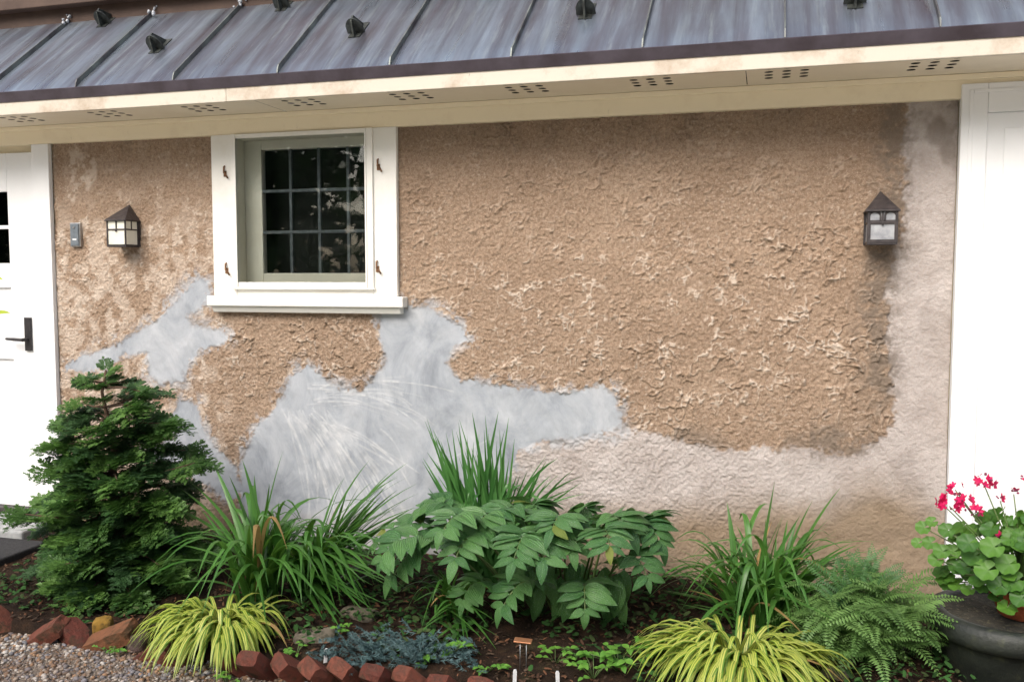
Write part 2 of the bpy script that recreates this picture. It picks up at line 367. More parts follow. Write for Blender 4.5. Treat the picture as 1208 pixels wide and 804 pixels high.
def place_pebble(i):
    x = random.uniform(-3.75, -.5); y = -1.2 - random.random() ** 1.3 * .65
    r = random.choice((.0025, .003, .003, .004, .004, .005, .0065, .009)) * random.uniform(.8, 1.3)
    m = rot3(random.uniform(-.3, .3), random.uniform(-.3, .3), random.uniform(0, 6.3)) @ Matrix.Diagonal((r * random.uniform(.9, 1.6), r, r * random.uniform(.5, .9)))
    c = random.choice(PEB); k = random.uniform(.75, 1.2)
    return (x, y, .004 + r * random.uniform(.15, .55)), m, (c[0] * k, c[1] * k, c[2] * k, 1)
scatter('gravel', ICO_V, ICO_F, 19000, place_pebble, M['pebble'], 'loose brown and grey pebbles in front of the brick edging')
CHIP_V = [(-1, -.35, 0), (-.2, -.5, .1), (1, -.2, 0), (.9, .3, .05), (0, .5, .12), (-.9, .3, 0), (0, 0, .25)]
CHIP_F = [(0, 1, 6), (1, 2, 6), (2, 3, 6), (3, 4, 6), (4, 5, 6), (5, 0, 6)]
def place_chip(i):
    x = random.uniform(-3.6, 1.3); y = random.uniform(-1.16, -.02); r = random.uniform(.004, .015)
    c = random.choice(((.06, .032, .02), (.10, .05, .028), (.04, .026, .018), (.14, .065, .035), (.09, .06, .04)))
    m = rot3(random.uniform(-.6, .6), random.uniform(-.6, .6), random.uniform(0, 6.3)) @ Matrix.Diagonal((r, r * .8, r))
    return (x, y, soil_z(x, y) + random.uniform(0, .012)), m, c + (1,)
scatter('bark_mulch', CHIP_V, CHIP_F, 7000, place_chip, M['mulch'], 'reddish brown bark chips scattered over the bed soil')

# wood on the far side of the pale ground, behind the viewer: it is what the window panes mirror
wr = np.random.default_rng(3); nl_ = 17000
tx_ = wr.uniform(-24, 20, 60); cxs = tx_[wr.integers(0, 60, nl_)]
wp_ = np.stack([cxs + wr.normal(0, .9, nl_), -15 + wr.normal(0, 1.4, nl_), .3 + 8.5 * wr.random(nl_) ** .8 * (0.75 + .25 * np.sin(cxs * 1.7))], -1)
du = wr.normal(0, 1, (nl_, 3)); du /= np.linalg.norm(du, axis=1)[:, None]; dv = np.cross(du, wr.normal(0, 1, (nl_, 3))); dv /= np.linalg.norm(dv, axis=1)[:, None]
sz = wr.uniform(.16, .42, (nl_, 1)); q4 = np.stack([wp_ - du * sz, wp_ + dv * sz * .5, wp_ + du * sz, wp_ - dv * sz * .5], 1).reshape(-1, 3)
wm = bpy.data.meshes.new('woodland'); wm.from_pydata(q4.tolist(), [], np.arange(nl_ * 4).reshape(-1, 4).tolist())
tag(link('woodland', wm, M['flakes']), 'dark leafy wood mirrored in the window panes', kind='stuff')

# ------------------------------------------------------------------ house: stucco wall
house = empty('house', (-1.5, 0, 0), 'stucco house wall with copper roof, white window and white doors', 'house')
WX0, WX1, WZ0, WZ1 = -3.845, .757, -.05, 2.238; ST = .004
xs = np.linspace(WX0, WX1, int((WX1 - WX0) / ST) + 1); zs = np.linspace(WZ0, WZ1, int((WZ1 - WZ0) / ST) + 1)
X, Z = np.meshgrid(xs, zs); nx, nz = len(xs), len(zs)
def wp(pl): return [(P(a, b, 0).x, P(a, b, 0).z) for a, b in pl]
def sdf(pl, X, Z):
    pts = wp(pl); d = np.full(X.shape, 9., np.float32); ins = np.zeros(X.shape, bool); n = len(pts)
    for i in range(n):
        (ax, az), (bx, bz) = pts[i], pts[(i + 1) % n]; ex, ez = bx - ax, bz - az
        h = np.clip(((X - ax) * ex + (Z - az) * ez) / (ex * ex + ez * ez + 1e-12), 0, 1)
        d = np.minimum(d, (X - ax - ex * h) ** 2 + (Z - az - ez * h) ** 2)
        if abs(ez) > 1e-9: ins ^= ((az > Z) != (bz > Z)) & (X < (bx - ax) * (Z - az) / ez + ax)
    d = np.sqrt(d); return np.where(ins, -d, d)
PATCHES = [
 [(449, 360), (500, 362), (520, 370), (545, 384), (552, 400), (534, 412), (529, 428), (546, 447), (575, 455), (640, 459), (672, 464), (690, 460), (712, 452), (728, 468), (737, 488), (733, 506), (708, 510), (680, 516), (640, 522), (612, 532), (602, 560), (592, 600), (575, 680), (330, 690), (300, 640), (284, 600), (284, 545), (300, 507), (326, 474), (344, 440), (362, 430), (380, 442), (402, 457), (424, 459), (438, 450), (452, 424), (448, 395)],
 [(246, 330), (236, 328), (214, 345), (196, 370), (168, 386), (130, 408), (76, 430), (78, 438), (112, 437), (150, 420), (174, 414), (176, 440), (194, 456), (216, 451), (225, 432), (236, 412), (262, 408), (270, 396), (250, 385), (226, 382), (220, 374), (248, 356)],
 [(212, 470), (234, 476), (241, 508), (252, 525), (276, 548), (290, 580), (268, 592), (230, 565), (200, 548), (158, 540), (176, 525), (206, 515), (204, 488)],
]
COATP = [(600, 548), (612, 530), (650, 520), (735, 506), (780, 514), (850, 530), (900, 526), (1000, 534), (1040, 522), (1056, 492), (1052, 450), (1047, 400), (1044, 345), (1062, 292), (1069, 200), (1066, 150), (1076, 110), (1150, 110), (1150, 760), (560, 760)]
edge = .014 * fbm(X * 12, Z * 12, 5, 11) + .010 * vn(X * 45, Z * 45, 3) * sstep(-.3, .3, vn(X * 6, Z * 6, 2)) + .004 * vn(X * 100, Z * 100, 3)
sp = np.minimum.reduce([sdf(p, X, Z) for p in PATCHES]) + edge * 1.5
sc_ = sdf(COATP, X, Z) + edge * 1.3
patch = 1 - sstep(-.012, .014, sp + .012 * sstep(0, .5, vn(X * 5, Z * 5, 4)) * vn(X * 70, Z * 70, 6)); coat = 1 - sstep(-.010, .014, sc_ + .012 * vn(X * 60, Z * 60, 9) + .014 * fbm(X * 28, Z * 28, 3, 10))
# rough cast relief
wx = X + .03 * fbm(X * 9, Z * 9, 3, 21); wz = Z + .03 * fbm(X * 9, Z * 9, 3, 31)
n1 = vn(wx * 26, wz * 22, 1) + .25 * vn(X * 70, Z * 70, 14); n2 = vn(wx * 46, wz * 42, 2) + .2 * vn(X * 95, Z * 95, 15); n3 = fbm(X * 95, Z * 95, 2, 7); n4 = vn(wx * 14, wz * 12, 6) + .22 * vn(X * 60, Z * 60, 16)
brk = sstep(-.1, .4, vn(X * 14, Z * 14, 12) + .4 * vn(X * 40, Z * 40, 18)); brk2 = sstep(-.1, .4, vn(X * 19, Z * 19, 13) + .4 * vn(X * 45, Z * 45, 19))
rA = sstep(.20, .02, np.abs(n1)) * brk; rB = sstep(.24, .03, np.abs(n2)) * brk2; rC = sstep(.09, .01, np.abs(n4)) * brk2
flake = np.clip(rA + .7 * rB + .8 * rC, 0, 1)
big = .55 + .5 * sstep(-.3, .4, fbm(X * 1.6, Z * 1.6, 4, 41))
left = sstep(-2.6, -3.0, X)
big = big * (1 - .45 * left) * (1 - .3 * sstep(1.05, .75, Z))
rough = (rA * .0088 + rB * .0060 + rC * .0095 + sstep(-.05, .08, n1) * .0022 * brk2 + sstep(-.05, .08, n2) * .002) * big + n3 * .0040 + .004 * fbm(X * 3, Z * 3, 3, 51)
n5 = vn(wx * 40, wz * 36, 8); n6 = fbm(X * 22, Z * 22, 4, 9)
cl = 1 - .75 * sstep(-.25, .2, X)
coath = .001 + (.0020 * sstep(-.04, .12, n5) * brk + .0018 * sstep(.2, .03, np.abs(n2)) * brk2) * cl + .003 * n6 + .0040 * n3 * (1 - .45 * sstep(-.2, .3, X)) + .006 * fbm(X * 5, Z * 5, 3, 61) + .012 * sstep(.9, .5, Z) - .004
pt = .001 + .0055 * fbm(X * 6, Z * 6, 4, 71) + .0022 * vn(X * 18 + Z * 9, Z * 7 - X * 4, 14) + .0008 * vn(X * 50 + Z * 30, Z * 14, 4)
h = rough * (1 - coat) + coath * coat
h = h * (1 - patch) + pt * patch + .005 * np.exp(-(sp / .012) ** 2) * fbm(X * 40, Z * 40, 2, 5)
h = h + .035 * sstep(.35, .05, Z) * (X > -3.5)
# stains, darker bands, and pale wear with painted ridge highlights
damp_dark = .95 * np.exp(-((sc_ - .035) / .085) ** 2) * (X > .2) * sstep(-.45, .25, fbm(X * 3, Z * 3, 3, 81) + .1) * np.clip(.7 + 1.1 * n6 + .5 * n3, 0, 1.2)
damp_dark += .55 * np.exp(-((sc_ - .03) / .045) ** 2) * (X > -.4) * (X <= .2) * sstep(-.3, .3, fbm(X * 4, Z * 4, 3, 91))
damp_dark += .38 * sstep(.03, .0, np.abs(sp)) * sstep(-.1, .4, fbm(X * 6, Z * 6, 3, 15))
damp_dark += .45 * coat * sstep(.15, .5, fbm(X * 7, Z * 5, 4, 93)) * (X > .3) * (.5 + .9 * sstep(1.7, 2.2, Z))
damp_dark += .30 * sstep(2.10, 2.235, Z) * sstep(-.3, .4, fbm(X * 9, Z * 2, 3, 17))  # darker streaks towards the top edge of the wall
dirt = coat * sstep(.60 , .36, Z + .06 * fbm(X * 3, Z * 3, 3, 16) + .10 * np.clip(-X, 0, 1) - .12 * sstep(.25, .5, X) * sstep(.8, .5, X)) * .9
dirt = np.maximum(dirt, .9 * sstep(.34, .2, Z + .05 * fbm(X * 4, Z * 4, 3, 18)) * (1 - patch * .7))
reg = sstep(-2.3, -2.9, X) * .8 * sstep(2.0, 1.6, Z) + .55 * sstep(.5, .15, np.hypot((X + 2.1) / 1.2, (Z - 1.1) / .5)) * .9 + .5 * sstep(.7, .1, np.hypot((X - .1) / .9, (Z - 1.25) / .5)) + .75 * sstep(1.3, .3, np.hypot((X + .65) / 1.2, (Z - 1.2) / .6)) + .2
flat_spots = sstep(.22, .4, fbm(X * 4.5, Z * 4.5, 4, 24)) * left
pale = np.clip(reg * (flake * 1.1 + .5 * left) * sstep(-.25, .25, fbm(X * 20, Z * 20, 4, 26)) + flat_spots * .5 * sstep(-.2, .2, fbm(X * 30, Z * 30, 3, 27)) + .5 * sstep(.5, .65, fbm(X * 85, Z * 85, 2, 23)) * sstep(-.2, .4, fbm(X * 5, Z * 5, 2, 22)), 0, .8)  # pale wear, with painted highlights along the raised ridges
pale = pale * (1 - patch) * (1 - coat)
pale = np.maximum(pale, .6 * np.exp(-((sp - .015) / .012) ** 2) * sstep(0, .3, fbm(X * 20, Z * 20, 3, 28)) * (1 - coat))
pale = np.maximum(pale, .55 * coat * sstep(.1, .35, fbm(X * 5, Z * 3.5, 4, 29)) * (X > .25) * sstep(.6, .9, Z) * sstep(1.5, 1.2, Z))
# trowel scrapes on the wet-looking cement
scrp = np.zeros_like(X); cx0, cz0 = P(300, 470, 0).x, P(300, 590, 0).z
def scrape(pts, w, a):
    global scrp
    pts = [(P(x, y, 0).x, P(x, y, 0).z) for x, y in pts]
    x0 = min(p[0] for p in pts) - .03; x1 = max(p[0] for p in pts) + .03; z0 = min(p[1] for p in pts) - .03; z1 = max(p[1] for p in pts) + .03
    i0, i1 = np.searchsorted(xs, [x0, x1]); j0, j1 = np.searchsorted(zs, [z0, z1]); SX = X[j0:j1, i0:i1]; SZ = Z[j0:j1, i0:i1]
    if SX.size == 0: return
    d = np.full(SX.shape, 9.)
    for (ax, az), (bx, bz) in zip(pts, pts[1:]):
        ex, ez = bx - ax, bz - az; hh = np.clip(((SX - ax) * ex + (SZ - az) * ez) / (ex * ex + ez * ez + 1e-9), 0, 1)
        d = np.minimum(d, np.hypot(SX - ax - ex * hh, SZ - az - ez * hh))
    scrp[j0:j1, i0:i1] = np.maximum(scrp[j0:j1, i0:i1], a * sstep(w, w * .3, d))
for k in range(82):
    q = random.random(); a = random.uniform(.25, 1)
    if k < 55:
        x0, y0 = 335 + 60 * q + random.uniform(-14, 14), 478 + 14 * random.random() + 26 * q * random.random()
        x2, y2 = 350 + 130 * q + random.uniform(-20, 20), random.uniform(545, 625)
    elif k < 80:
        x0, y0 = random.uniform(360, 440), random.uniform(445, 480); x2, y2 = x0 + random.uniform(40, 120), y0 + random.uniform(-12, 40)
    else:
        x0, y0 = random.uniform(420, 600), random.uniform(455, 560); x2, y2 = x0 + random.uniform(20, 80), y0 + random.uniform(-40, 60)
    bx, by = random.uniform(-4, 18), random.uniform(-22, 2)
    pts = [((1 - s) ** 2 * x0 + 2 * s * (1 - s) * ((x0 + x2) / 2 + bx) + s * s * x2, (1 - s) ** 2 * y0 + 2 * s * (1 - s) * ((y0 + y2) / 2 + by) + s * s * y2) for s in np.linspace(0, 1, 8)]
    scrape(pts, random.choice((.004, .005, .006, .008)), a)
scrp *= .75 * patch * (.35 + .5 * sstep(-.2, .3, fbm(X * 25, Z * 25, 3, 44)))
h = h + scrp * .0012
V = np.stack([X, -h, Z], -1).reshape(-1, 3).astype(np.float32)
ii, jj = np.meshgrid(np.arange(nx - 1), np.arange(nz - 1)); cxm = xs[ii] + ST / 2; czm = zs[jj] + ST / 2
keep = ~((cxm > -2.68) & (cxm < -1.885) & (czm > 1.43))
a0 = (jj * nx + ii)[keep]; F = np.stack([a0, a0 + 1, a0 + nx + 1, a0 + nx], -1).astype(np.int32)
me = bpy.data.meshes.new('stucco_wall'); me.vertices.add(len(V)); me.vertices.foreach_set('co', V.ravel())
me.loops.add(F.size); me.loops.foreach_set('vertex_index', F.ravel()); me.polygons.add(len(F))
me.polygons.foreach_set('loop_start', np.arange(0, F.size, 4, dtype=np.int32)); me.polygons.foreach_set('loop_total', np.full(len(F), 4, dtype=np.int32))
me.update(calc_edges=True); me.polygons.foreach_set('use_smooth', np.ones(len(F), bool))
smear = sstep(.075, .0, sp + .03 * fbm(X * 9, Z * 9, 3, 55)) * sstep(.0, .28, fbm(X * 24, Z * 24, 4, 56) + .25 * flake * (1 - coat) + .18 * sstep(-.1, .3, fbm(X * 3, Z * 3, 2, 57)))
patch_tint = np.maximum(patch, .72 * smear)
for nm, ar in (('patch', patch_tint), ('coat', coat), ('dirt', dirt), ('damp_dark', np.clip(damp_dark, 0, .75)), ('pale', pale), ('crest_light', np.clip(flake * (1 - coat), 0, 1)), ('scr', scrp)):
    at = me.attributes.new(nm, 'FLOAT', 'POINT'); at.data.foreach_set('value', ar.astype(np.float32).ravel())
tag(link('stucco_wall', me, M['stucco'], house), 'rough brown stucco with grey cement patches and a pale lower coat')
# body of the house behind the finish, open at the window
core = MB()
core.box((-5.6, .03, -.05), (-2.70, .25, 2.42)); core.box((-1.87, .03, -.05), (2.4, .25, 2.42)); core.box((-2.6995, .03, -.05), (-1.8705, .25, 1.40))
core.build('wall_core', M['cream'], house)

# ------------------------------------------------------------------ eaves
HX0, HX1 = -5.6, 2.4
fr_ = MB().box((HX0, -.030, 2.238), (HX1, .028, 2.336)); fr_.build('frieze_board', M['cream'], house, .003)
MB().box((HX0, -.048, 2.312), (HX1, -.031, 2.3355)).build('frieze_moulding', M['cream'], house, .003)
# perforated soffit
seams = [-3.86 + .5586 * k for k in range(-3, 12)]
hc = [-3.82 + .5545 * k for k in range(-2, 12)]
sof = MB()
def soffit_panel(x0, x1):
    s = MB(); ys = [-.385, -.375, -.317, -.259, -.201, -.143, -.085, -.031]
    # columns of cells: hole cells are squares with an octagonal opening
    cols = [x0]
    for c in hc:
        if x0 + .1 < c < x1 - .1: cols += [c - .105, c - .035, c + .035, c + .105]
    cols.append(x1); z = 2.3365
    for i in range(len(cols) - 1):
        w = cols[i + 1] - cols[i]
        for j in range(len(ys) - 1):
            xa, xb, ya, yb = cols[i], cols[i + 1], ys[j], ys[j + 1]
            if abs(w - .07) < .002 and 1 <= j <= 4:
                cx, cy = (xa + xb) / 2 , (ya + yb) / 2; r = .0185; n = 12
                sq = []
                for k in range(n):
                    an = 2 * math.pi * k / n; dx, dy = math.cos(an), math.sin(an); sc = min(((xb - xa) / 2) / max(abs(dx), 1e-6), ((yb - ya) / 2) / max(abs(dy), 1e-6))
                    sq.append((cx + dx * sc, cy + dy * sc))
                ring = [(cx + r * math.cos(2 * math.pi * k / n), cy + r * math.sin(2 * math.pi * k / n)) for k in range(n)]
                cor = {}
                for (qx, qy) in ((xa, ya), (xb, ya), (xb, yb), (xa, yb)):
                    cor[int(((math.atan2(qy - cy, qx - cx)) % (2 * math.pi)) / (2 * math.pi / n))] = (qx, qy)
                for k in range(n):
                    k2 = (k + 1) % n; pts = [(*ring[k], z), (*sq[k], z)]
                    if k in cor: pts.append((*cor[k], z))
                    pts += [(*sq[k2], z), (*ring[k2], z)]
                    s.poly(pts[::-1])
                    s.poly([(*ring[k], z), (*ring[k2], z), (*ring[k2], z + .0015), (*ring[k], z + .0015)])
            else: s.poly([(xa, ya, z), (xa, yb, z), (xb, yb, z), (xb, ya, z)])
    s.build('soffit_panel', M['soffit'], house)
for a, b in ((HX0, -2.36), (-2.357, -.10), (-.097, HX1)): soffit_panel(a, b)
MB().box((HX0, -.384, 2.378), (HX1, -.031, 2.386)).box((HX0, -.3852, 2.345), (HX1, -.3842, 2.378)).box((HX0, -.030, 2.345), (HX1, -.0285, 2.378)).build('soffit_backing', M['hole'], house)
MB().box((HX0, -.404, 2.325), (-2.47, -.3855, 2.392)).box((-2.4685, -.4045, 2.3255), (HX1, -.3855, 2.392)).build('fascia', M['fascia'], house, .003)
MB().prism([(HX0, -.409, 2.388), (HX0, -.432, 2.432), (HX0, -.424, 2.437), (HX0, -.395, 2.420), (HX0, -.395, 2.388)], (HX1 - HX0, 0, 0)).build('drip_edge', M['copper_dark'], house)
# roof
CS, SN = math.cos(R_(40)), math.sin(R_(40)); RO = Vector((0, -.425, 2.440))
def rp(x, tt, hh=0): return RO + Vector((x, tt * CS - hh * SN, tt * SN + hh * CS))
RL = .80
dk = MB()
dk.prism([rp(HX0, .012, -.012), rp(HX0, RL, -.012), rp(HX0, RL, -.05), rp(HX0, .03, -.035)], (HX1 - HX0, 0, 0))
roof = dk.build('roof', M['copper_dark'], house); roof['label'] = 'standing seam copper roof with blue purple patina'
for k in range(len(seams) - 1):
    x0, x1 = seams[k] + .002, seams[k + 1] - .002
    if x1 < HX0 or x0 > HX1: continue
    m = MB(); nu, nt = 7, 12
    for j in range(nt + 1):
        for i in range(nu + 1):
            u = i / nu; tt = -.006 + (RL + .006) * j / nt
            hh = .0025 * float(vn(np.array(x0 * 3 + u * 2.0), np.array(tt * 3.0), k)) * math.sin(math.pi * u)
            if j == 0: hh -= .004
            m.v.append(tuple(rp(x0 + (x1 - x0) * u, tt, hh))); 
    for j in range(nt):
        for i in range(nu):
            b = j * (nu + 1) + i; m.f.append((b, b + 1, b + nu + 2, b + nu + 1)); m.sm.append(True)
    b0 = len(m.v)
    m.poly([rp(x0, -.006, -.004), rp(x0, -.001, -.016), rp(x1, -.001, -.016), rp(x1, -.006, -.004)])
    m.build('roof_panel', M['copper'], roof)
    m = MB(); w = .003
    prof = [(-.004, 0), (.010, .012), (.03, .022), (RL, .022)]
    for s_ in (0,):
        L = [rp(x0 - .002 - w, q, -.002) for q, hgt in prof] + [rp(x0 - .002 - w, q, hgt) for q, hgt in prof][::-1]
        m.prism(L, (2 * w, 0, 0))
    m.build('seam', M['seam_edge'], roof)
    # thin verdigris lip along the drip end
def snow_guard(x, tt):
    m = MB()
    m.prism([rp(x - .03, tt - .05, .001), rp(x + .03, tt - .05, .001), rp(x + .03, tt + .10, .001), rp(x - .03, tt + .10, .001)], rp(0, 0, .004) - rp(0, 0, 0))
    # upright fin along the slope and a rounded shield across it
    fin = [rp(x - .004, tt - .055, .004), rp(x - .004, tt - .03, .075), rp(x - .004, tt + .005, .085), rp(x - .004, tt + .09, .004)]
    m.prism(fin, (.008, 0, 0))
    sh = [rp(x + .048 * math.cos(a) * (1 if math.sin(a) > .3 else .92), tt - .012 - .012 * math.sin(a), .004 + .078 * max(0, math.sin(a))) for a in np.linspace(0, math.pi, 13)]
    m.prism(sh, rp(0, .008, 0) - rp(0, 0, 0))
    m.build('snow_guard', M['guard'], roof)
for k in range(-1, 6): snow_guard(-3.02 + 1.113 * k, .35 if k < 3 else .25)
for k in range(-1, 6): snow_guard(-3.58 + 1.113 * k, .735)
for k, x in enumerate(seams):
    if not (-5 < x < -1): continue
    m = MB(); base = rp(x + .01, RL - .03, .02)
    for q in range(6):
        c = base + Vector((random.uniform(-.03, .03), .01 * q - .02, .012 * q - .015)); r = random.uniform(.006, .014); i = len(m.v)
        for p in ICO_V: m.v.append(tuple(c + Vector(p) * r * random.uniform(.7, 1.2)))
        for fc in ICO_F: m.f.append(tuple(i + z for z in fc)); m.sm.append(True)
    m.build('sealant_blob', M['caulk'], roof)
tp = rp(0, RL, 0)
up = MB(); up.box((HX0, tp.y - .005, tp.z - .03), (HX1, tp.y + .1, tp.z + .9)).box((HX0, tp.y - .075, tp.z + .075), (HX1, tp.y - .0055, tp.z + .13))
up.build('upper_wall', M['brown'], house, .004)

# ------------------------------------------------------------------ window
rev = MB(); ox0, ox1, oz0, oz1 = -2.68, -1.888, 1.43, 2.236
rev.box((ox0 - .02, -.002, oz0 - .03), (ox0, .16, oz1)).box((ox1, -.002, oz0 - .03), (ox1 + .0175, .16, oz1)).box((ox0, .0, oz0 - .029), (ox1, .16, oz0)).box((ox0, .0, oz1 - .018), (ox1, .16, oz1 - .0005))
win = rev.build('window', M['sash'], house); win['label'] = 'white window with twelve small leaded panes and cream reveal'
MB().box((-2.81, -.032, 1.404), (-2.672, -.0025, 2.2375)).build('casing', M['white'], win, .003)
MB().box((-1.896, -.032, 1.404), (-1.766, -.0025, 2.2375)).build('casing', M['white'], win, .003)
MB().box((-2.6715, -.030, 1.404), (-1.8965, -.0025, 1.446)).build('apron', M['white'], win, .003)
MB().box((-2.832, -.070, 1.350), (-1.722, -.0025, 1.4035)).build('sill', M['white'], win, .006)
MB().prism([(-2.812, -.056, 1.3495), (-2.812, -.040, 1.318), (-2.812, -.0025, 1.318), (-2.812, -.0025, 1.3495)], (1.068, 0, 0)).build('lower_sill', M['white'], win, .003)
sf = MB(); w = .042
sf.box((-2.682, -.046, 1.447), (-2.682 + .020, -.0325, 2.236)).box((-1.888 - .040, -.046, 1.447), (-1.888, -.0325, 2.236))
sf.box((-2.6615, -.0455, 2.214), (-1.9285, -.0325, 2.2355)).box((-2.6615, -.0455, 1.4475), (-1.9285, -.0325, 1.475))
sf.box((-2.664, -.0515, 1.4475), (-2.655, -.0462, 2.235)).box((-1.929, -.0515, 1.4475), (-1.920, -.0462, 2.235)).box((-2.69, -.055, 1.438), (-1.88, -.033, 1.4468))
sf.build('storm_frame', M['white'], win, .002)
MB().box((-2.661, -.041, 1.4755), (-1.929, -.038, 2.2135)).build('storm_pane', M['glass'], win)
SY = .085; gx0, gx1, gz0, gz1 = -2.578, -1.918, 1.522, 2.168
sa = MB(); sa.box((ox0 + .0005, SY - .012, oz0 + .0005), (gx0, SY + .03, oz1 - .019)).box((gx1, SY - .012, oz0 + .0005), (ox1 - .0005, SY + .03, oz1 - .019))
sa.box((gx0 + .0005, SY - .0115, oz0 + .0005), (gx1 - .0005, SY + .03, gz0)).box((gx0 + .0005, SY - .0115, gz1), (gx1 - .0005, SY + .03, oz1 - .019))
sa.build('sash', M['sash'], win, .004)
cw = (gx1 - gx0) / 4; rh = (gz1 - gz0) / 3
for k in range(1, 4): MB().box((gx0 + cw * k - .008, SY - .006, gz0), (gx0 + cw * k + .008, SY + .010, gz1)).build('muntin', M['lead'], win, .002)
for k in range(1, 3): MB().box((gx0, SY - .008, gz0 + rh * k - .008), (gx1, SY + .008, gz0 + rh * k + .008)).build('muntin', M['lead'], win, .002)
for i in range(4):
    for j in range(3):
        m = MB(); x0, z0 = gx0 + cw * i + .0085, gz0 + rh * j + .0085; tl = [random.uniform(-.0012, .0012) for _ in range(4)]
        x1, z1 = x0 + cw - .017, z0 + rh - .017
        m.poly([(x0, SY + tl[0], z0), (x1, SY + tl[1], z0), (x1, SY + tl[2], z1), (x0, SY + tl[3], z1)]); m.build('pane', M['glass'], win)
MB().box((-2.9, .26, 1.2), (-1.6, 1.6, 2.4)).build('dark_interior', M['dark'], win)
for (px, py) in ((266, 204), (268, 318), (447, 196), (446, 316)):
    p = P(px, py, -.034); m = MB()
    m.tube([p + Vector((-.004, 0, .035)), p + Vector((-.004, -.008, .03)), p + Vector((-.004, -.010, 0)), p + Vector((.012, -.014, -.012)), p + Vector((.018, -.008, -.03))], .0045, 6)
    m.box(tuple(p + Vector((-.010, -.003, -.02))), tuple(p + Vector((.006, .0015, .01)))); m.build('rusty_hook', M['rust'], win)

# ------------------------------------------------------------------ left door
DY = .012
dl = MB(); DX0, DX1, DZ0, DZ1 = -4.93, -3.968, .175, 2.20
cas = MB().box((-3.962, -.030, .12), (-3.8475, -.001, 2.2375)).box((-3.962, -.0005, .12), (-3.945, .028, 2.2375))
sx = -4.160; gxa, gxb = -4.80, sx
dl.box((sx, DY - .02, DZ0), (DX1, DY + .016, DZ1)).box((DX0, DY - .02, DZ0), (-4.805, DY + .016, DZ1))
for z0, z1 in ((1.985, 2.2), (1.44, 1.58), (1.03, 1.09), (.175, .40)): dl.box((-4.8045, DY - .0195, z0), (sx - .0005, DY + .016, z1))
dl.box((-4.8045, DY - .004, .3995), (sx - .0005, DY + .014, 1.0305)).box((-4.8045, DY - .004, 1.0895), (sx - .0005, DY + .014, 1.4405))
door = dl.build('entry_door', M['door_white'], house, .004); door['label'] = 'white panelled entry door with small glazed lights and black lever'
cas.build('door_casing', M['door_white'], door, .003)
MB().box((-3.9675, DY - .004, .175), (-3.9625, DY + .014, 2.2)).build('door_edge', M['lead'], door)
for xk in (-4.49,): MB().box((xk - .010, DY - .018, 1.5805), (xk + .010, DY + .012, 1.9845)).build('glazing_bar', M['door_white'], door, .002)
MB().box((-4.804, DY - .017, 1.775), (sx - .001, DY + .011, 1.795)).build('glazing_bar', M['door_white'], door, .002)
for xa, xb in ((-4.80, -4.501), (-4.479, sx - .001)):
    for za, zb in ((1.581, 1.7745), (1.7955, 1.984)): MB().box((xa, DY, za), (xb, DY + .003, zb)).build('pane', M['glass'], door)
MB().box((-4.80, .029, 1.585), (sx, .0295, 1.98)).build('dark_backing', M['dark'], door)
hp_ = P(33, 394, DY - .03)
hd = MB(); hd.box((hp_.x - .022, DY - .034, hp_.z - .095), (hp_.x + .022, DY - .0205, hp_.z + .095))
lz = hp_.z - .03
hd.tube([(hp_.x, DY - .03, lz), (hp_.x, DY - .075, lz)], .011, 8).tube([(hp_.x + .006, DY - .075, lz), (hp_.x - .05, DY - .078, lz + .002), (hp_.x - .115, DY - .07, lz + .004)], [.010, .010, .008], 8)
hd.build('door_handle', M['black_iron'], door, .002)
MB().box((-5.2, -.06, .148), (-3.86, .03, .174)).build('threshold', M['bronze_iron'], door, .004)
st_ = MB().box((-5.4, -.36, -.02), (-3.80, -.0605, .147)).build('door_step', M['stone_step'], house, .012)
mt = MB().box((-5.2, -.72, .03), (-3.62, -.365, .112)).build('door_mat', M['mat'], None, .01); tag(mt, 'black doormat below the grey step at the left door', 'doormat')

# ------------------------------------------------------------------ right door
rd = MB(); rx0 = .760
rd.box((rx0, -.045, .165), (rx0 + .10, .0, 2.295)).box((rx0 + .1005, -.045, 2.175), (2.3, .0, 2.295)).box((rx0 + .1005, -.045, .165), (2.3, 0, .36))
rd.box((rx0 + .1005, -.034, .3605), (2.3, 0, 2.1745))
rdo = rd.build('panel_door', M['door_white'], house, .004); rdo['label'] = 'white panelled door at the right edge behind the planter'
for k in range(5):
    xa = rx0 + .165 + k * .30
    m = MB(); m.box((xa, -.041, .42), (xa + .24, -.0345, 2.11)); m.build('door_panel', M['door_white'], rdo, .008)
MB().box((rx0 + .03, -.0485, .166), (rx0 + .045, -.0455, 2.27)).build('edge_bead', M['door_white'], rdo, .003)
MB().box((rx0 + .046, -.0485, 2.255), (2.3, -.0455, 2.27)).build('edge_bead', M['door_white'], rdo, .003)
MB().box((rx0 - .01, -.08, .10), (2.3, .02, .1645)).build('door_sill', M['stone_step'], rdo, .01)

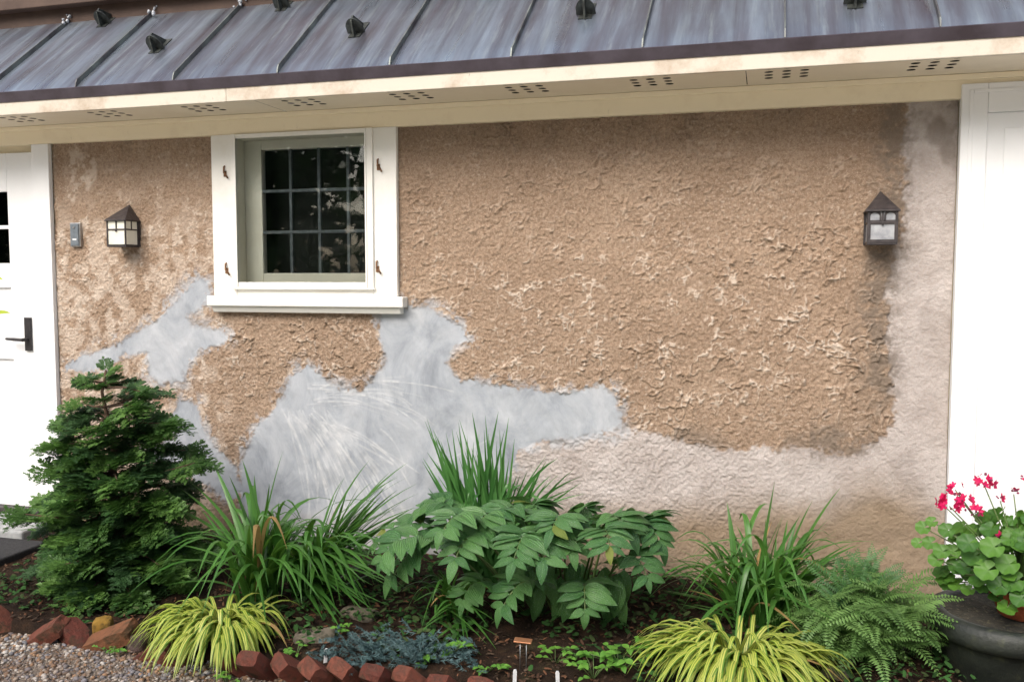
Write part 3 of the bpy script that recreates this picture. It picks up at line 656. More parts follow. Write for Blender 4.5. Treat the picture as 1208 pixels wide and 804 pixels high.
# ------------------------------------------------------------------ wall lanterns and door bell
def lantern(xc, zc, label, glass, lead_front):
    # body 0.118 wide, 0.105 deep, 0.135 high; half pyramid roof rising to the wall
    w, d, hgt = .060, .105, .138; x0, x1 = xc - w, xc + w; z0, z1 = zc - hgt / 2, zc + hgt / 2; yb, yf = -.012, -.012 - d
    o = empty('wall_lantern', (xc, 0, z0), label, 'lantern', 'black house shaped wall lanterns')
    MB().box((x0 - .004, -.0118, z0 - .004), (x1 + .004, .004, z1 - .001)).build('back_plate', M['bronze_iron'], o, .002)
    b = .0075; fm = MB()
    for xx in (x0, x1 - b):
        for yy in (yf, yb - b): fm.box((xx, yy, z0), (xx + b, yy + b, z1))
    for zz in (z0, z1 - b, z0 + hgt * .60):
        for yy in (yf + .0004, yb - b + .0004): fm.box((x0 + b, yy, zz), (x1 - b, yy + b - .001, zz + b))
        for xx in (x0 + .0004, x1 - b + .0004): fm.box((xx, yf + b, zz), (xx + b - .001, yb - b, zz + b))
    zm = z0 + hgt * .60 + b
    fm.box((xc - b / 2, yf + .0008, zm), (xc + b / 2, yf + b - .001, z1 - b))
    ym = (yf + yb) / 2
    for xx in (x0 + .0008, x1 - b + .0008): fm.box((xx, ym - b / 2, zm), (xx + b - .002, ym + b / 2, z1 - b))
    fm.tube([(xc, yf + .004, zm - .010), (xc, yf - .004, zm - .012)], .005, 8)
    if lead_front:
        for s in (-1, 1):
            cx = xc + s * (w / 2 + .001); aw = .019
            for k in range(8):
                a0, a1 = math.pi * k / 8, math.pi * (k + 1) / 8; zz = z1 - b - .022
                top = z1 - b + .001
                fm.prism([(cx + aw * math.cos(a0), yf + .001, zz + aw * math.sin(a0)), (cx + aw * 1.35 * math.cos(a0), yf + .001, min(top, zz + aw * 1.5 * math.sin(a0) + .004)), (cx + aw * 1.35 * math.cos(a1), yf + .001, min(top, zz + aw * 1.5 * math.sin(a1) + .004)), (cx + aw * math.cos(a1), yf + .001, zz + aw * math.sin(a1))], (0, .004, 0))
            for q in (-1, 1): fm.box((cx + q * .022 - .004, yf + .001, zm), (cx + q * .022 + .004, yf + .005, z1 - b - .02))
        fm.box((x0 + b, yf + .001, zm - b - .004), (x1 - b, yf + .006, zm + .006))
        fm.box((x0 + b, yf + .0006, z0 + b), (x0 + b + .006, yf + .006, zm)).box((x1 - b - .006, yf + .0006, z0 + b), (x1 - b, yf + .006, zm)).box((x0 + b, yf + .0003, z0 + b), (x1 - b, yf + .006, z0 + b + .008))
    fm.build('frame', M['bronze_iron'], o, .001)
    e = .006; rf = MB(); apx = (xc, -.004, z1 + .088)
    A, B, C_, D_ = (x0 - e, yf - e, z1), (x1 + e, yf - e, z1), (x1 + e, -.004, z1), (x0 - e, -.004, z1)
    rf.poly([A, B, apx]); rf.poly([B, C_, apx]); rf.poly([D_, A, apx]); rf.poly([C_, D_, apx]); rf.poly([A, D_, C_, B])
    r = rf.build('roof', M['bronze_iron'], o); MB().box((x0 - e - .002, yf - e - .002, z1 - .006), (x1 + e + .002, -.004, z1 - .0003)).build('eave_band', M['bronze_iron'], r, .001)
    MB().box((x0 + .001, yf + .001, z0 - .006), (x1 - .001, yb - .001, z0 - .0003)).build('bottom_plate', M['bronze_iron'], o)
    gi = .0030
    for (a0, a1) in (((x0 + b, yf + gi + .002, z0 + b), (x1 - b, yf + gi + .003, z1 - b)),):
        MB().box(a0, a1).build('glass_panel', glass, o)
    for xx in (x0 + gi + .001, x1 - gi - .002): MB().box((xx, yf + b, z0 + b), (xx + .001, yb - b, z1 - b)).build('glass_panel', glass, o)
    return o
lantern(-3.345, 1.737, 'black wall lantern with cream glass beside the door bell', M['milk'], False)
lantern(.462, 1.712, 'dark wall lantern with clouded glass near the right door', M['frost'], True)
bp = P(92, 277, 0); be = empty('door_bell', (bp.x, -.005, bp.z - .065), 'small grey metal door bell plate left of the lantern', 'door bell')
MB().box((bp.x - .034, -.022, bp.z - .066), (bp.x + .034, 0, bp.z + .066)).build('housing', M['wire'], be, .003)
MB().box((bp.x - .027, -.0265, bp.z - .060), (bp.x + .025, -.0223, bp.z + .060)).build('face_plate', M['plate'], be, .002)
MB().tube([(bp.x - .002, -.026, bp.z + .04), (bp.x - .002, -.030, bp.z + .04)], .007, 12).build('button', M['wire'], be)
MB().box((bp.x - .014, -.0272, bp.z - .030), (bp.x + .012, -.0262, bp.z - .022)).build('speaker_slot', M['plastic'], be)

# ------------------------------------------------------------------ low undergrowth between the plants
def place_cover(i):
    while True:
        x = random.uniform(-3.5, .95); y = -1.12 + 1.05 * random.random() ** .9
        if float(fbm(np.array(x * 3.1), np.array(y * 3.1), 3, 77)) > -.12: break
    r = random.uniform(.008, .022); k = random.uniform(.6, 1.3); c = random.choice(((.018, .05, .012), (.026, .07, .016), (.03, .085, .02), (.04, .06, .02)))
    m = rot3(random.uniform(-.7, .5), random.uniform(-.6, .6), random.uniform(0, 6.3)) @ Matrix.Diagonal((r, r * 1.1, r))
    return (x, y, soil_z(x, y) + random.uniform(.006, .055)), m, (c[0] * k, c[1] * k, c[2] * k, 1)
scatter('undergrowth', CHIP_V, CHIP_F, 4200, place_cover, M['mulch'], 'low dark green undergrowth between the bed plants')

# ------------------------------------------------------------------ plants: blades
def bez(p0, p1, p2, s): return p0 * (1 - s) ** 2 + p1 * (2 * s * (1 - s)) + p2 * s * s
def blade_mesh(name, p0, p1, p2, w, face, fold=.25, n=10, kink=None):
    m = MB(); pts = [bez(p0, p1, p2, k / n) for k in range(n + 1)]
    if kink:
        pts = pts[:]
    for k, p in enumerate(pts):
        s = k / n; tg = (pts[min(k + 1, n)] - pts[max(k - 1, 0)]).normalized()
        f = Vector((math.cos(face), math.sin(face), 0)) ; side = f - tg * f.dot(tg)
        if side.length < .05: side = Vector((0, 0, 1)) - tg * tg.z
        side.normalize(); nrm = side.cross(tg)
        ww = w * .5 * (min(1, .55 + s * 2.2)) * (1 - max(0, (s - .45) / .55) ** 1.7) + .0004
        m.v += [tuple(p - side * ww + nrm * ww * fold), tuple(p), tuple(p + side * ww + nrm * ww * fold)]
        m.uv += [(0, s), (.5, s), (1, s)]
    for k in range(n):
        b = 3 * k
        m.f += [(b, b + 1, b + 4, b + 3), (b + 1, b + 2, b + 5, b + 4)]; m.sm += [True, True]
    return m
def blades(root, items, m, w=(.010, .015), name='blade', facing=None, mid_thin=True):
    for (p0, p1, p2) in items:
        d = p2 - p0; az = math.atan2(d.y, d.x)
        face = az + math.pi / 2 + random.uniform(-.7, .7) if facing is None else facing + random.uniform(-.6, .6)
        mm = blade_mesh(name, p0, p1, p2, random.uniform(*w) * (.75 if mid_thin and random.random() < .3 else 1), face)
        mat = m if random.random() > .025 else M['blade_old']
        link(name, mm.mesh(name), mat, root)
def clump(name, base, spread, tips, n_rand, rand_fn, label, cat, m, group=None, w=(.010, .016), facing=None):
    base = Vector(base); root = empty(name, base, label, cat, group); items = []
    for (px, py, Yt, bow) in tips:
        tip = P(px, py, Yt); b = base + Vector((random.uniform(-spread, spread), random.uniform(-spread, spread) * .7, -.01))
        d = tip - b; mid = b + Vector((d.x * (.5 - bow), d.y * (.5 - bow), d.z * (.5 + bow) + max(0, bow) * .25 * math.hypot(d.x, d.y)))
        items.append((b, mid, tip))
    for k in range(n_rand):
        b = base + Vector((random.uniform(-spread, spread), random.uniform(-spread, spread) * .7, -.01))
        items.append(rand_fn(b))
    blades(root, items, m, w, facing=facing)
    return root
def arching(hmin, hmax, lmin, lmax, a0=0, a1=6.283, drop=(.1, .9)):
    def fn(b):
        a = random.uniform(a0, a1); L = random.uniform(lmin, lmax); hh = random.uniform(hmin, hmax); dr = random.uniform(*drop)
        out = Vector((math.cos(a), math.sin(a), 0))
        tip = b + out * L + Vector((0, 0, hh * (1 - dr)))
        tip.y = min(tip.y, -.03)
        return (b, b + out * L * .35 + Vector((0, 0, hh * 1.25)), tip)
    return fn
pa = G(305, 712, .07)
clump('daylily', pa, .07, [(250, 544, -.62, .15), (286, 542, -.7, .08), (334, 531, -.7, .12), (329, 592, -.75, .1), (358, 597, -.75, .12), (224, 568, -.6, .2), (208, 573, -.6, .22), (181, 590, -.6, .25), (190, 660, -.9, .45), (192, 690, -1.0, .5), (184, 640, -.8, .4), (202, 718, -1.05, .55), (305, 597, -.8, .05), (344, 620, -.9, .1), (300, 560, -.6, .05), (270, 560, -.7, .1), (262, 575, -.8, .1), (318, 570, -.75, .05), (236, 600, -.7, .2), (222, 630, -.8, .3)],
      80, arching(.28, .55, .16, .58, drop=(.1, .95)), 'green daylily clump between the dwarf conifer and the patched wall', 'daylily', M['blade'], 'clumps of strap leaved plants', (.019, .031))
pb = G(362, 700, .08)
clump('daylily', pb, .06, [(436, 542, -.35, .15), (481, 545, -.3, .15), (483, 561, -.35, .18), (495, 581, -.35, .2), (495, 597, -.4, .22), (394, 585, -.5, .1), (470, 560, -.4, .15), (460, 556, -.3, .12), (492, 570, -.4, .2), (478, 590, -.5, .2), (450, 575, -.4, .12), (465, 600, -.5, .2), (488, 610, -.5, .25), (440, 590, -.5, .12), (425, 600, -.5, .1), (490, 625, -.5, .3), (455, 620, -.5, .2), (415, 700, -.9, .5), (430, 722, -1.0, .55), (405, 728, -1.0, .5), (440, 690, -.8, .5), (372, 610, -.5, .1), (470, 640, -.6, .3)] + [(random.uniform(380, 470), random.uniform(680, 748), random.uniform(-1.05, -.8), random.uniform(.4, .6)) for _ in range(16)] + [(random.uniform(395, 492), random.uniform(556, 660), random.uniform(-.6, -.35), random.uniform(.08, .25)) for _ in range(46)],
      48, arching(.24, .46, .2, .58, -1.3, .5, (.1, .9)), 'daylily clump with leaves swept right across the big grey patch', 'daylily', M['blade'], 'clumps of strap leaved plants', (.019, .031))
pc = Vector((-1.22, -.30, .10))
clump('iris_clump', pc, .09, [(501, 496, -.28, .05), (511, 508, -.3, .04), (541, 498, -.25, -.05), (557, 486, -.3, .02), (571, 506, -.25, .03), (588, 485, -.3, .02), (607, 517, -.3, .08), (644, 538, -.2, .1), (658, 560, -.25, .15), (690, 582, -.3, .25), (692, 602, -.35, .35), (520, 520, -.25, .02), (530, 530, -.3, .02), (549, 520, -.3, .02), (563, 525, -.2, .02), (580, 530, -.3, .03), (595, 530, -.3, .05), (499, 540, -.3, .08), (515, 545, -.3, .05), (622, 556, -.3, .1), (636, 566, -.3, .15), (650, 590, -.35, .2), (505, 575, -.4, .1), (540, 560, -.3, .02), (574, 545, -.35, .03), (526, 510, -.35, .02), (660, 605, -.4, .3), (610, 560, -.35, .08)] + [(random.uniform(498, 615), random.uniform(505, 590), random.uniform(-.4, -.22), random.uniform(.0, .08)) for _ in range(40)] + [(random.uniform(600, 690), random.uniform(540, 610), random.uniform(-.4, -.22), random.uniform(.08, .3)) for _ in range(20)] + [(random.uniform(492, 610), random.uniform(488, 540), random.uniform(-.35, -.25), random.uniform(.0, .06)) for _ in range(14)],
      34, arching(.3, .50, .05, .25, drop=(.0, .3)), 'tall upright iris clump behind the broad leaved plant', 'iris', M['iris'], 'clumps of strap leaved plants', (.013, .023), .25)
pd = Vector((-.02, -.48, .09))
clump('daylily', pd, .09, [(914, 567, -.4, .05), (992, 574, -.3, .12), (979, 610, -.4, .1), (988, 624, -.4, .15), (1016, 641, -.4, .25), (1053, 647, -.4, .3), (864, 623, -.35, .08), (868, 640, -.4, .1), (923, 608, -.35, .05), (797, 645, -.4, .15), (782, 652, -.45, .2), (806, 650, -.4, .15), (997, 738, -.85, .6), (949, 749, -.95, .55), (817, 741, -.9, .5), (905, 740, -.95, .5), (790, 668, -.5, .2), (1030, 660, -.5, .3), (1005, 640, -.4, .2), (1035, 655, -.4, .28), (960, 640, -.4, .1), (945, 650, -.5, .1), (890, 660, -.4, .03), (905, 650, -.4, .03), (880, 665, -.5, .05), (850, 670, -.5, .08), (836, 660, -.4, .12), (930, 655, -.4, .05), (1000, 665, -.5, .2), (824, 672, -.5, .15)] + [(random.choice((random.uniform(775, 850), random.uniform(930, 1055))), random.uniform(630, 715), random.uniform(-.75, -.35), random.uniform(.12, .35)) for _ in range(44)] + [(random.uniform(850, 1000), random.uniform(585, 650), random.uniform(-.5, -.3), random.uniform(.05, .15)) for _ in range(14)],
      76, arching(.24, .48, .14, .52, drop=(.1, .95)), 'daylily clump before the pale lower wall, right of the broad leaved plant', 'daylily', M['blade'], 'clumps of strap leaved plants', (.018, .028))
pe = Vector((-1.24, -.72, .08))
clump('daylily', pe, .06, [(random.uniform(480, 590), random.uniform(695, 775), random.uniform(-1.05, -.85), random.uniform(.35, .6)) for _ in range(22)] + [(random.uniform(500, 560), random.uniform(660, 700), random.uniform(-.95, -.7), .2) for _ in range(10)],
      14, arching(.12, .26, .08, .26, -3.3, .2, (.2, 1.0)), 'low arching daylily tuft under the left side of the broad leaved plant', 'daylily', M['blade'], 'clumps of strap leaved plants', (.011, .019))
# variegated grass
def hak(base, n, rx, ry, hmax, label):
    base = Vector(base); root = empty('variegated_grass', base, label, 'grass', 'yellow striped grass tufts'); items = []
    for k in range(n):
        a = random.uniform(-math.pi * 1.06, .06 * math.pi) if random.random() < .85 else random.uniform(0, 6.28)
        q = random.random() ** .5 * (.92 + .16 * math.sin(a * 3 + base.x * 7)); out = Vector((math.cos(a) * rx, math.sin(a) * ry, 0)) * (.35 + .65 * q)
        b = base + Vector((random.uniform(-.05, .05) + math.cos(a) * .02, random.uniform(-.04, .04), 0)); hh = hmax * random.uniform(.65, 1.05) * (1.12 - .35 * q)
        tip = b + out + Vector((0, 0, hh * random.uniform(-.1, .45) * (1.1 - q) + .012)); tip.z = max(tip.z, .012)
        items.append((b, b + out * random.uniform(.5, .75) + Vector((0, 0, hh * 1.75)), tip))
    for it in items:
        d = it[2] - it[0]; az = math.atan2(d.y, d.x)
        link('blade', blade_mesh('blade', *it, random.uniform(.014, .023), az + math.pi / 2 + random.uniform(-.25, .25), .15, 9).mesh('blade'), M['hakone'] if random.random() > .012 else M['blade_old'], root)
hak(G(262, 752, .05) , 230, .33, .42, .165, 'yellow striped grass tuft spilling over the brick edging onto the gravel')
hak((-.07, -.90, .06), 250, .42, .42, .19, 'yellow striped grass tuft at the bottom edge below the right daylily')

# ------------------------------------------------------------------ broad leaved arching plant
def leaf_mesh(L, W, droop, cup, n=9, veins=5):
    m = MB()
    for k in range(n + 1):
        s = k / n; wd = W * .5 * (math.sin(math.pi * min(1, s ** .82)) ** .8) * (1 - .15 * s) + .0006
        x = L * s; z = -droop * s * s + .05 * L * math.sin(math.pi * s)
        for q in range(-3, 4):
            u = q / 3
            zz = z + cup * wd * abs(u) * 1.0 - .35 * cup * wd * u * u + (.0022 * math.cos(u * math.pi * 3) * math.sin(math.pi * s))
            m.v.append((x - abs(u) * .08 * L * (s - .5) * 0, u * wd, zz)); m.uv.append((u * .5 + .5, s))
    for k in range(n):
        for q in range(6):
            b = k * 7 + q; m.f.append((b, b + 7, b + 8, b + 1)); m.sm.append(True)
    return m.mesh('leaf')
LV = [leaf_mesh(1, w, d, c) for w, d, c in ((.46, .16, .25), (.50, .24, .35), (.44, .10, .2), (.48, .30, .3), (.43, .2, .15))]
for l_ in LV: l_.materials.append(M['seal'])
LVO = [l_.copy() for l_ in LV[:3]]
for l_ in LVO: l_.materials[0] = M['seal_old']
seal = empty('solomons_seal', (-.85, -.48, .09), 'broad leaved plant with arching stems of dotted dark green leaves', 'plant')
def frame(pos, xdir, up, scale):
    x = xdir.normalized(); z = up - x * up.dot(x)
    if z.length < 1e-3: z = Vector((0, 0, 1)).cross(x)
    z.normalize(); y = z.cross(x); m = Matrix((x, y, z)).transposed().to_4x4()
    return Matrix.Translation(pos) @ m @ Matrix.Scale(scale, 4)
def seal_stem(b, c, e, n, L0, tipleaf=True, start=.36):
    b, c, e = Vector(b), Vector(c), Vector(e)
    m = MB(); m.tube([bez(b, c, e, k / 12) for k in range(13)], [.0055 - .0035 * k / 12 for k in range(13)], 6); m.build('stem', M['stem_green'], seal)
    for k in range(n):
        s = start + (1 - start) * (k + .3) / n; p = bez(b, c, e, s); tg = (bez(b, c, e, min(1, s + .02)) - bez(b, c, e, s - .02)).normalized()
        side = tg.cross(Vector((0, 0, 1)))
        if side.length < .05: side = Vector((1, 0, 0))
        side.normalize(); up = side.cross(tg)
        if up.z < 0: up = -up
        for sg in ((-1, 1) if k < n - 1 else (-1, 1, 0)):
            L = L0 * (1.02 - .35 * abs(s - .62)) * (1 - .35 * max(0, (s - .75) / .25)) * random.uniform(.72, 1.15)
            d = tg * random.uniform(.30, .55) + side * sg * random.uniform(.85, 1.0) + up * random.uniform(-.05, .18)
            if sg == 0: d = tg
            link('leaf', random.choice(LV if random.random() > .02 else LVO), None, seal, frame(p + Vector((0, 0, random.uniform(0, .006))), d, up + Vector((random.uniform(-.3, .3), random.uniform(-.75, -.15), .5)), L))
def P3(x, y, Y): return P(x, y, Y)
ST_ = [  # base x,y ; apex px,py,Y (control) ; end px,py,Y
 ((-1.02, -.50), (545, 545, -.62), (458, 712, -.90), 8, .155),
 ((-.98, -.52), (560, 552, -.72), (520, 655, -.98), 7, .145),
 ((-.92, -.55), (640, 560, -.75), (604, 690, -1.02), 8, .155),
 ((-.85, -.50), (650, 548, -.65), (676, 676, -.92), 7, .15),
 ((-.74, -.52), (715, 570, -.75), (719, 674, -.98), 7, .15),
 ((-.66, -.45), (735, 555, -.58), (780, 668, -.70), 7, .15),
 ((-.95, -.42), (560, 545, -.50), (480, 625, -.60), 7, .15),
 ((-.88, -.40), (600, 548, -.48), (640, 622, -.55), 7, .145),
 ((-.72, -.40), (700, 560, -.45), (760, 640, -.45), 7, .15),
 ((-1.0, -.45), (520, 560, -.55), (440, 668, -.72), 7, .15),
 ((-.80, -.55), (680, 565, -.72), (650, 650, -.95), 7, .15),
 ((-.90, -.45), (590, 550, -.60), (560, 640, -.88), 7, .15),
 ((-.70, -.55), (740, 600, -.70), (765, 712, -.85), 5, .13),
 ((-.82, -.60), (640, 640, -.75), (590, 745, -.92), 5, .14),
 ((-.72, -.60), (690, 640, -.75), (690, 752, -.90), 5, .14),
 ((-.95, -.58), (560, 650, -.72), (545, 740, -.85), 4, .13),
 ((-.98, -.40), (530, 556, -.45), (500, 615, -.50), 6, .15), ((-.78, -.38), (670, 556, -.42), (700, 625, -.45), 6, .15),
 ((-.84, -.46), (620, 556, -.62), (585, 625, -.80), 7, .15), ((-.62, -.42), (760, 580, -.52), (778, 645, -.60), 6, .14),
 ((-1.02, -.55), (500, 570, -.75), (448, 690, -.95), 7, .15), ((-.76, -.48), (700, 560, -.60), (745, 655, -.80), 7, .15),
 ((-.90, -.50), (570, 560, -.70), (535, 690, -1.0), 7, .15), ((-.80, -.50), (650, 560, -.72), (640, 690, -1.0), 7, .15),
]
for (bx, by), a, e, n, L0 in ST_:
    b = Vector((bx, by, soil_z(bx, by) - .01)); ee = P(e[0], e[1] - (22 if e[1] > 640 else 8), e[2] * .97); seal_stem(b, P(*a).lerp(ee, .30) + Vector((0, 0, .075)), ee, n + 2, L0 * .95)
for k in range(46):     # older leaves hanging in the shade below
    x = random.uniform(-1.05, -.55); y = random.uniform(-.72, -.5); z = random.uniform(.22, .34)
    link('leaf', random.choice(LV), None, seal, frame(Vector((x, y, z)), Vector((random.uniform(-.5, .5), random.uniform(-.6, -.1), -1)), Vector((random.uniform(-.4, .4), -1, .2)), random.uniform(.12, .16)))

# ------------------------------------------------------------------ dwarf conifer
def spray_mesh(seed):
    r = random.Random(seed); m = MB()
    def scale_leaf(p, d, up, L, w):
        s = d.cross(up).normalized() * w; e = p + d * L
        i = len(m.v); q = p + d * L * .45
        m.v += [tuple(p), tuple(q + s + up * w * .3), tuple(e), tuple(q - s + up * w * .3)]; m.f += [(i, i + 1, i + 2, i + 3)]; m.sm.append(False)
    up0 = Vector((0, 0, 1))
    def twig(p, d, L, depth, up):
        n = 6 if depth == 0 else 6
        for k in range(n):
            s = (k + .6) / n; q = p + d * L * s + Vector((0, 0, -.10 * (L * s) ** 2 * 3))
            for sg in (-1, 1):
                a = sg * (math.radians(52) + r.uniform(-.2, .2)); side = d.cross(up).normalized()
                dd = (d * math.cos(a) + side * math.sin(a) + up * r.uniform(-.12, .22)).normalized()
                LL = L * (.62 - .38 * s) * r.uniform(.8, 1.2)
                if depth == 0: twig(q, dd, LL, 1, (up + Vector((r.uniform(-.25, .25), r.uniform(-.25, .25), 0))).normalized())
                else: scale_leaf(q, dd, up, LL * .95, LL * .17)
            if depth == 1: scale_leaf(q, d, up, L / n * 1.4, L * .10)
        scale_leaf(p + d * L * .85, d, up, L * .28, L * .09)
    twig(Vector((0, 0, 0)), Vector((1, 0, 0)), 1.0, 0, up0)
    return m
SPR = [spray_mesh(s) for s in range(6)]; SPM = [s.mesh('foliage_spray', M['conifer']) for s in SPR]
con = empty('dwarf_cypress', (-2.86, -.74, .05), 'dark green dwarf cypress conifer beside the left door', 'conifer')
cb = Vector((-2.86, -.74, .04)); ctop = P(124, 436, -.70)
tr_ = MB(); tpts = [cb.lerp(ctop, k / 10) + Vector((.02 * math.sin(k * 1.3), .015 * math.cos(k * 1.7), 0)) for k in range(11)]
tr_.tube(tpts, [.028 - .0023 * k for k in range(11)], 8)
sprays = []
limbs = MB()
RP = ([0, .12, .3, .45, .58, .70, .80, .90, 1], [.34, .36, .34, .32, .42, .24, .30, .22, .03])
LP = ([0, .12, .3, .45, .58, .70, .80, .90, 1], [.48, .52, .38, .28, .20, .31, .15, .12, .03])
tiers = []
for k in range(11):
    h01 = .05 + .88 * (k / 10) ** .95
    for q in range(7 if k < 6 else 5): tiers.append((h01 + random.uniform(-.022, .022), q * 6.283 / (7 if k < 6 else 5) + k * 1.1 + random.uniform(-.35, .35)))
def cprof(h01, a):
    c = math.cos(a); r, l = np.interp(h01, *RP), np.interp(h01, *LP)
    return (r * (1 + c) / 2 + l * (1 - c) / 2)
for h01, a in tiers:
    z = cb.z + .03 + (ctop.z - cb.z - .03) * h01
    p = cb.lerp(ctop, (z - cb.z) / (ctop.z - cb.z)); prof = float(cprof(h01, a)) * random.uniform(.5, 1.15)
    out = Vector((math.cos(a), math.sin(a) * .8, 0)); e = p + out * prof + Vector((0, 0, prof * random.uniform(-.05, .18)))
    mid = p + out * prof * .55 + Vector((0, 0, prof * random.uniform(.0, .12)))
    limbs.tube([p, mid, e], [.007, .005, .0022], 5)
    ns = max(3, int(prof / .033))
    for j in range(ns):
        s = .30 + .70 * (j + 1) / ns; q = bez(p, mid, e, s); az = a + random.uniform(-1.3, 1.3) * (1.15 - s * .6)
        dirv = Vector((math.cos(az), math.sin(az) * .9, random.uniform(-.22, .22)))
        sprays.append((q, dirv, Vector((random.uniform(-.3, .3), random.uniform(-.9, -.1), 1)), random.uniform(.085, .14) * (.75 if h01 > .85 else 1), s))
for k in range(10):
    q = ctop + Vector((random.uniform(-.02, .02), random.uniform(-.02, .02), random.uniform(-.12, .0))); az = random.uniform(0, 6.28)
    sprays.append((q, Vector((math.cos(az), math.sin(az), random.uniform(.2, 1.3))), Vector((0, -.3, 1)), random.uniform(.06, .09), 1))
tr_.build('trunk', M['bark'], con); limbs.build('branches', M['bark'], con)
sprays.sort(key=lambda s: s[0].y * 1.0 - s[4] * .35)
near, rest = sprays[:300], sprays[300:]
for q, d, u, sc, s in near: link('foliage_spray', random.choice(SPM), None, con, frame(q, d, u, sc))
def joined(name, items, srcs, m, parent):
    V = []; F = []; n0 = 0
    for q, d, u, sc in items:
        src = random.choice(srcs); mw = np.array(frame(q, d, u, sc)); a = np.array(src.v); V.append(a @ mw[:3, :3].T + mw[:3, 3]); F += [tuple(i + n0 for i in f) for f in src.f]; n0 += len(a)
    me = bpy.data.meshes.new(name); me.from_pydata(np.concatenate(V).tolist(), [], F); me.update()
    return tag(link(name, me, m, parent), kind='stuff')
inner = [(q, d, u, sc) for q, d, u, sc, s in rest]
for k in range(300):
    h01 = random.random() ** 1.5 * .8; a = random.uniform(0, 6.28); prof = float(cprof(h01, a)) * random.uniform(.1, .72)
    q = cb.lerp(ctop, h01 * .95 + .04) + Vector((math.cos(a) * prof, math.sin(a) * prof * .8, 0)); az = a + random.uniform(-.8, .8)
    inner.append((q, Vector((math.cos(az), math.sin(az), random.uniform(-.3, .3))), Vector((random.uniform(-.5, .5), random.uniform(-.5, .5), 1)), random.uniform(.08, .13)))
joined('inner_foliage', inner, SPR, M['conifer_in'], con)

# ------------------------------------------------------------------ fern
def frond_mesh(seed, pairs=22, droop=.55):
    r = random.Random(seed); m = MB(); ax = []
    for k in range(pairs + 1):
        s = k / pairs; ax.append(Vector((s * (1 - .12 * s), .03 * math.sin(s * 4 + seed), .22 * math.sin(s * 1.7) - droop * s * s)))
    m.tube(ax, [.006 * (1 - .8 * k / pairs) for k in range(pairs + 1)], 3)
    for k in range(1, pairs):
        s = k / pairs; p = ax[k]; tg = (ax[k + 1] - ax[k - 1]).normalized(); sd = tg.cross(Vector((0, 0, 1))).normalized(); up = sd.cross(tg)
        L = .17 * math.sin(math.pi * min(1, s * .85 + .16)) ** .8 * r.uniform(.85, 1.15)
        for sg in (-1, 1):
            d = (sd * sg + tg * .35 + up * r.uniform(-.25, .1)).normalized(); w = .020
            wv = tg * w; i = len(m.v); q = p + d * L * .5 + up * .012
            m.v += [tuple(p), tuple(q - wv), tuple(p + d * L), tuple(q + wv), tuple(q + up * .006)]
            m.f += [(i, i + 1, i + 4), (i + 1, i + 2, i + 4), (i + 2, i + 3, i + 4), (i + 3, i, i + 4)]; m.sm += [True] * 4
    return m.mesh('frond')
FR = [frond_mesh(s, 20 + s % 3 * 2, .35 + .12 * (s % 4)) for s in range(6)]
for f_ in FR: f_.materials.append(M['fern'])
FR2 = [f_.copy() for f_ in FR[:3]]
for f_ in FR2: f_.materials[0] = M['fern2']
fb = Vector((.38, -.64, .10)); fern = empty('fern', fb, 'dense fern with small leaflets spilling down beside the dark planter', 'fern')
for k in range(230):
    a = random.uniform(-math.pi * 1.12, math.pi * .12); el = random.uniform(-.1, 1.0); L = random.uniform(.14, .28)
    p = fb + Vector((random.uniform(-.14, .14), random.uniform(-.12, .12), random.uniform(.0, .20)))
    d = Vector((math.cos(a), math.sin(a) * .9, math.tan(el) * .7))
    link('frond', random.choice(FR), None, fern, frame(p, d, Vector((random.uniform(-.2, .2), -.2, 1)), L))
for k in range(22):
    a = random.uniform(.2, 2.9); p = fb + Vector((random.uniform(-.10, .10), random.uniform(.0, .22), random.uniform(.10, .20)))
    link('frond', random.choice(FR2), None, fern, frame(p, Vector((math.cos(a) * .7, -.2, random.uniform(.5, 1.1))), Vector((0, -.7, .7)), random.uniform(.15, .22)))

# ------------------------------------------------------------------ planter, pot, geranium
pcx, pcy, pz = .855, -.635, .30
pl = empty('stone_planter', (pcx, pcy, 0), 'large dark mossy round planter with rolled rim at the lower right', 'planter')
m = MB(); m.lathe([(.0, 0), (.17, 0), (.19, .02), (.222, .215), (.226, .222)], (pcx, pcy, 0), 64); m.build('body', M['planter'], pl)
m = MB(); m.lathe([(.222, .221), (.240, .215), (.254, .222), (.261, .245), (.260, .270), (.252, .290), (.238, .299), (.218, .300), (.208, .294), (.205, .285)], (pcx, pcy, 0), 64); m.build('rim', M['planter'], pl)
m = MB(); n = 36; rs_ = [0, .05, .1, .15, .19, .207]
for r in rs_:
    for q in range(n):
        an = 2 * math.pi * q / n; x, y = pcx + r * math.cos(an), pcy + r * math.sin(an)
        m.v.append((x, y, .290 + .006 * float(fbm(np.array(x * 20), np.array(y * 20), 3, 2))))
for k in range(len(rs_) - 1):
    for q in range(n): m.f.append((k * n + q, k * n + (q + 1) % n, (k + 1) * n + (q + 1) % n, (k + 1) * n + q)); m.sm.append(True)
m.build('soil', M['planter_top'], pl)
tx, ty, tz = .905, -.66, .296
tpot = empty('terracotta_pot', (tx, ty, tz), 'orange terracotta pot standing on the dark planter', 'pot')
m = MB(); m.lathe([(0, 0), (.078, 0), (.082, .004), (.098, .055)], (tx, ty, tz), 40); m.build('body', M['terracotta'], tpot)
m = MB(); m.lathe([(.098, .0551), (.106, .056), (.110, .062), (.112, .095), (.108, .100), (.100, .098), (.098, .085)], (tx, ty, tz), 40); m.build('rim', M['terracotta'], tpot)
m = MB(); m.lathe([(0, .088), (.0985, .086)], (tx, ty, tz), 24); m.build('potting_soil', M['soil'], tpot)
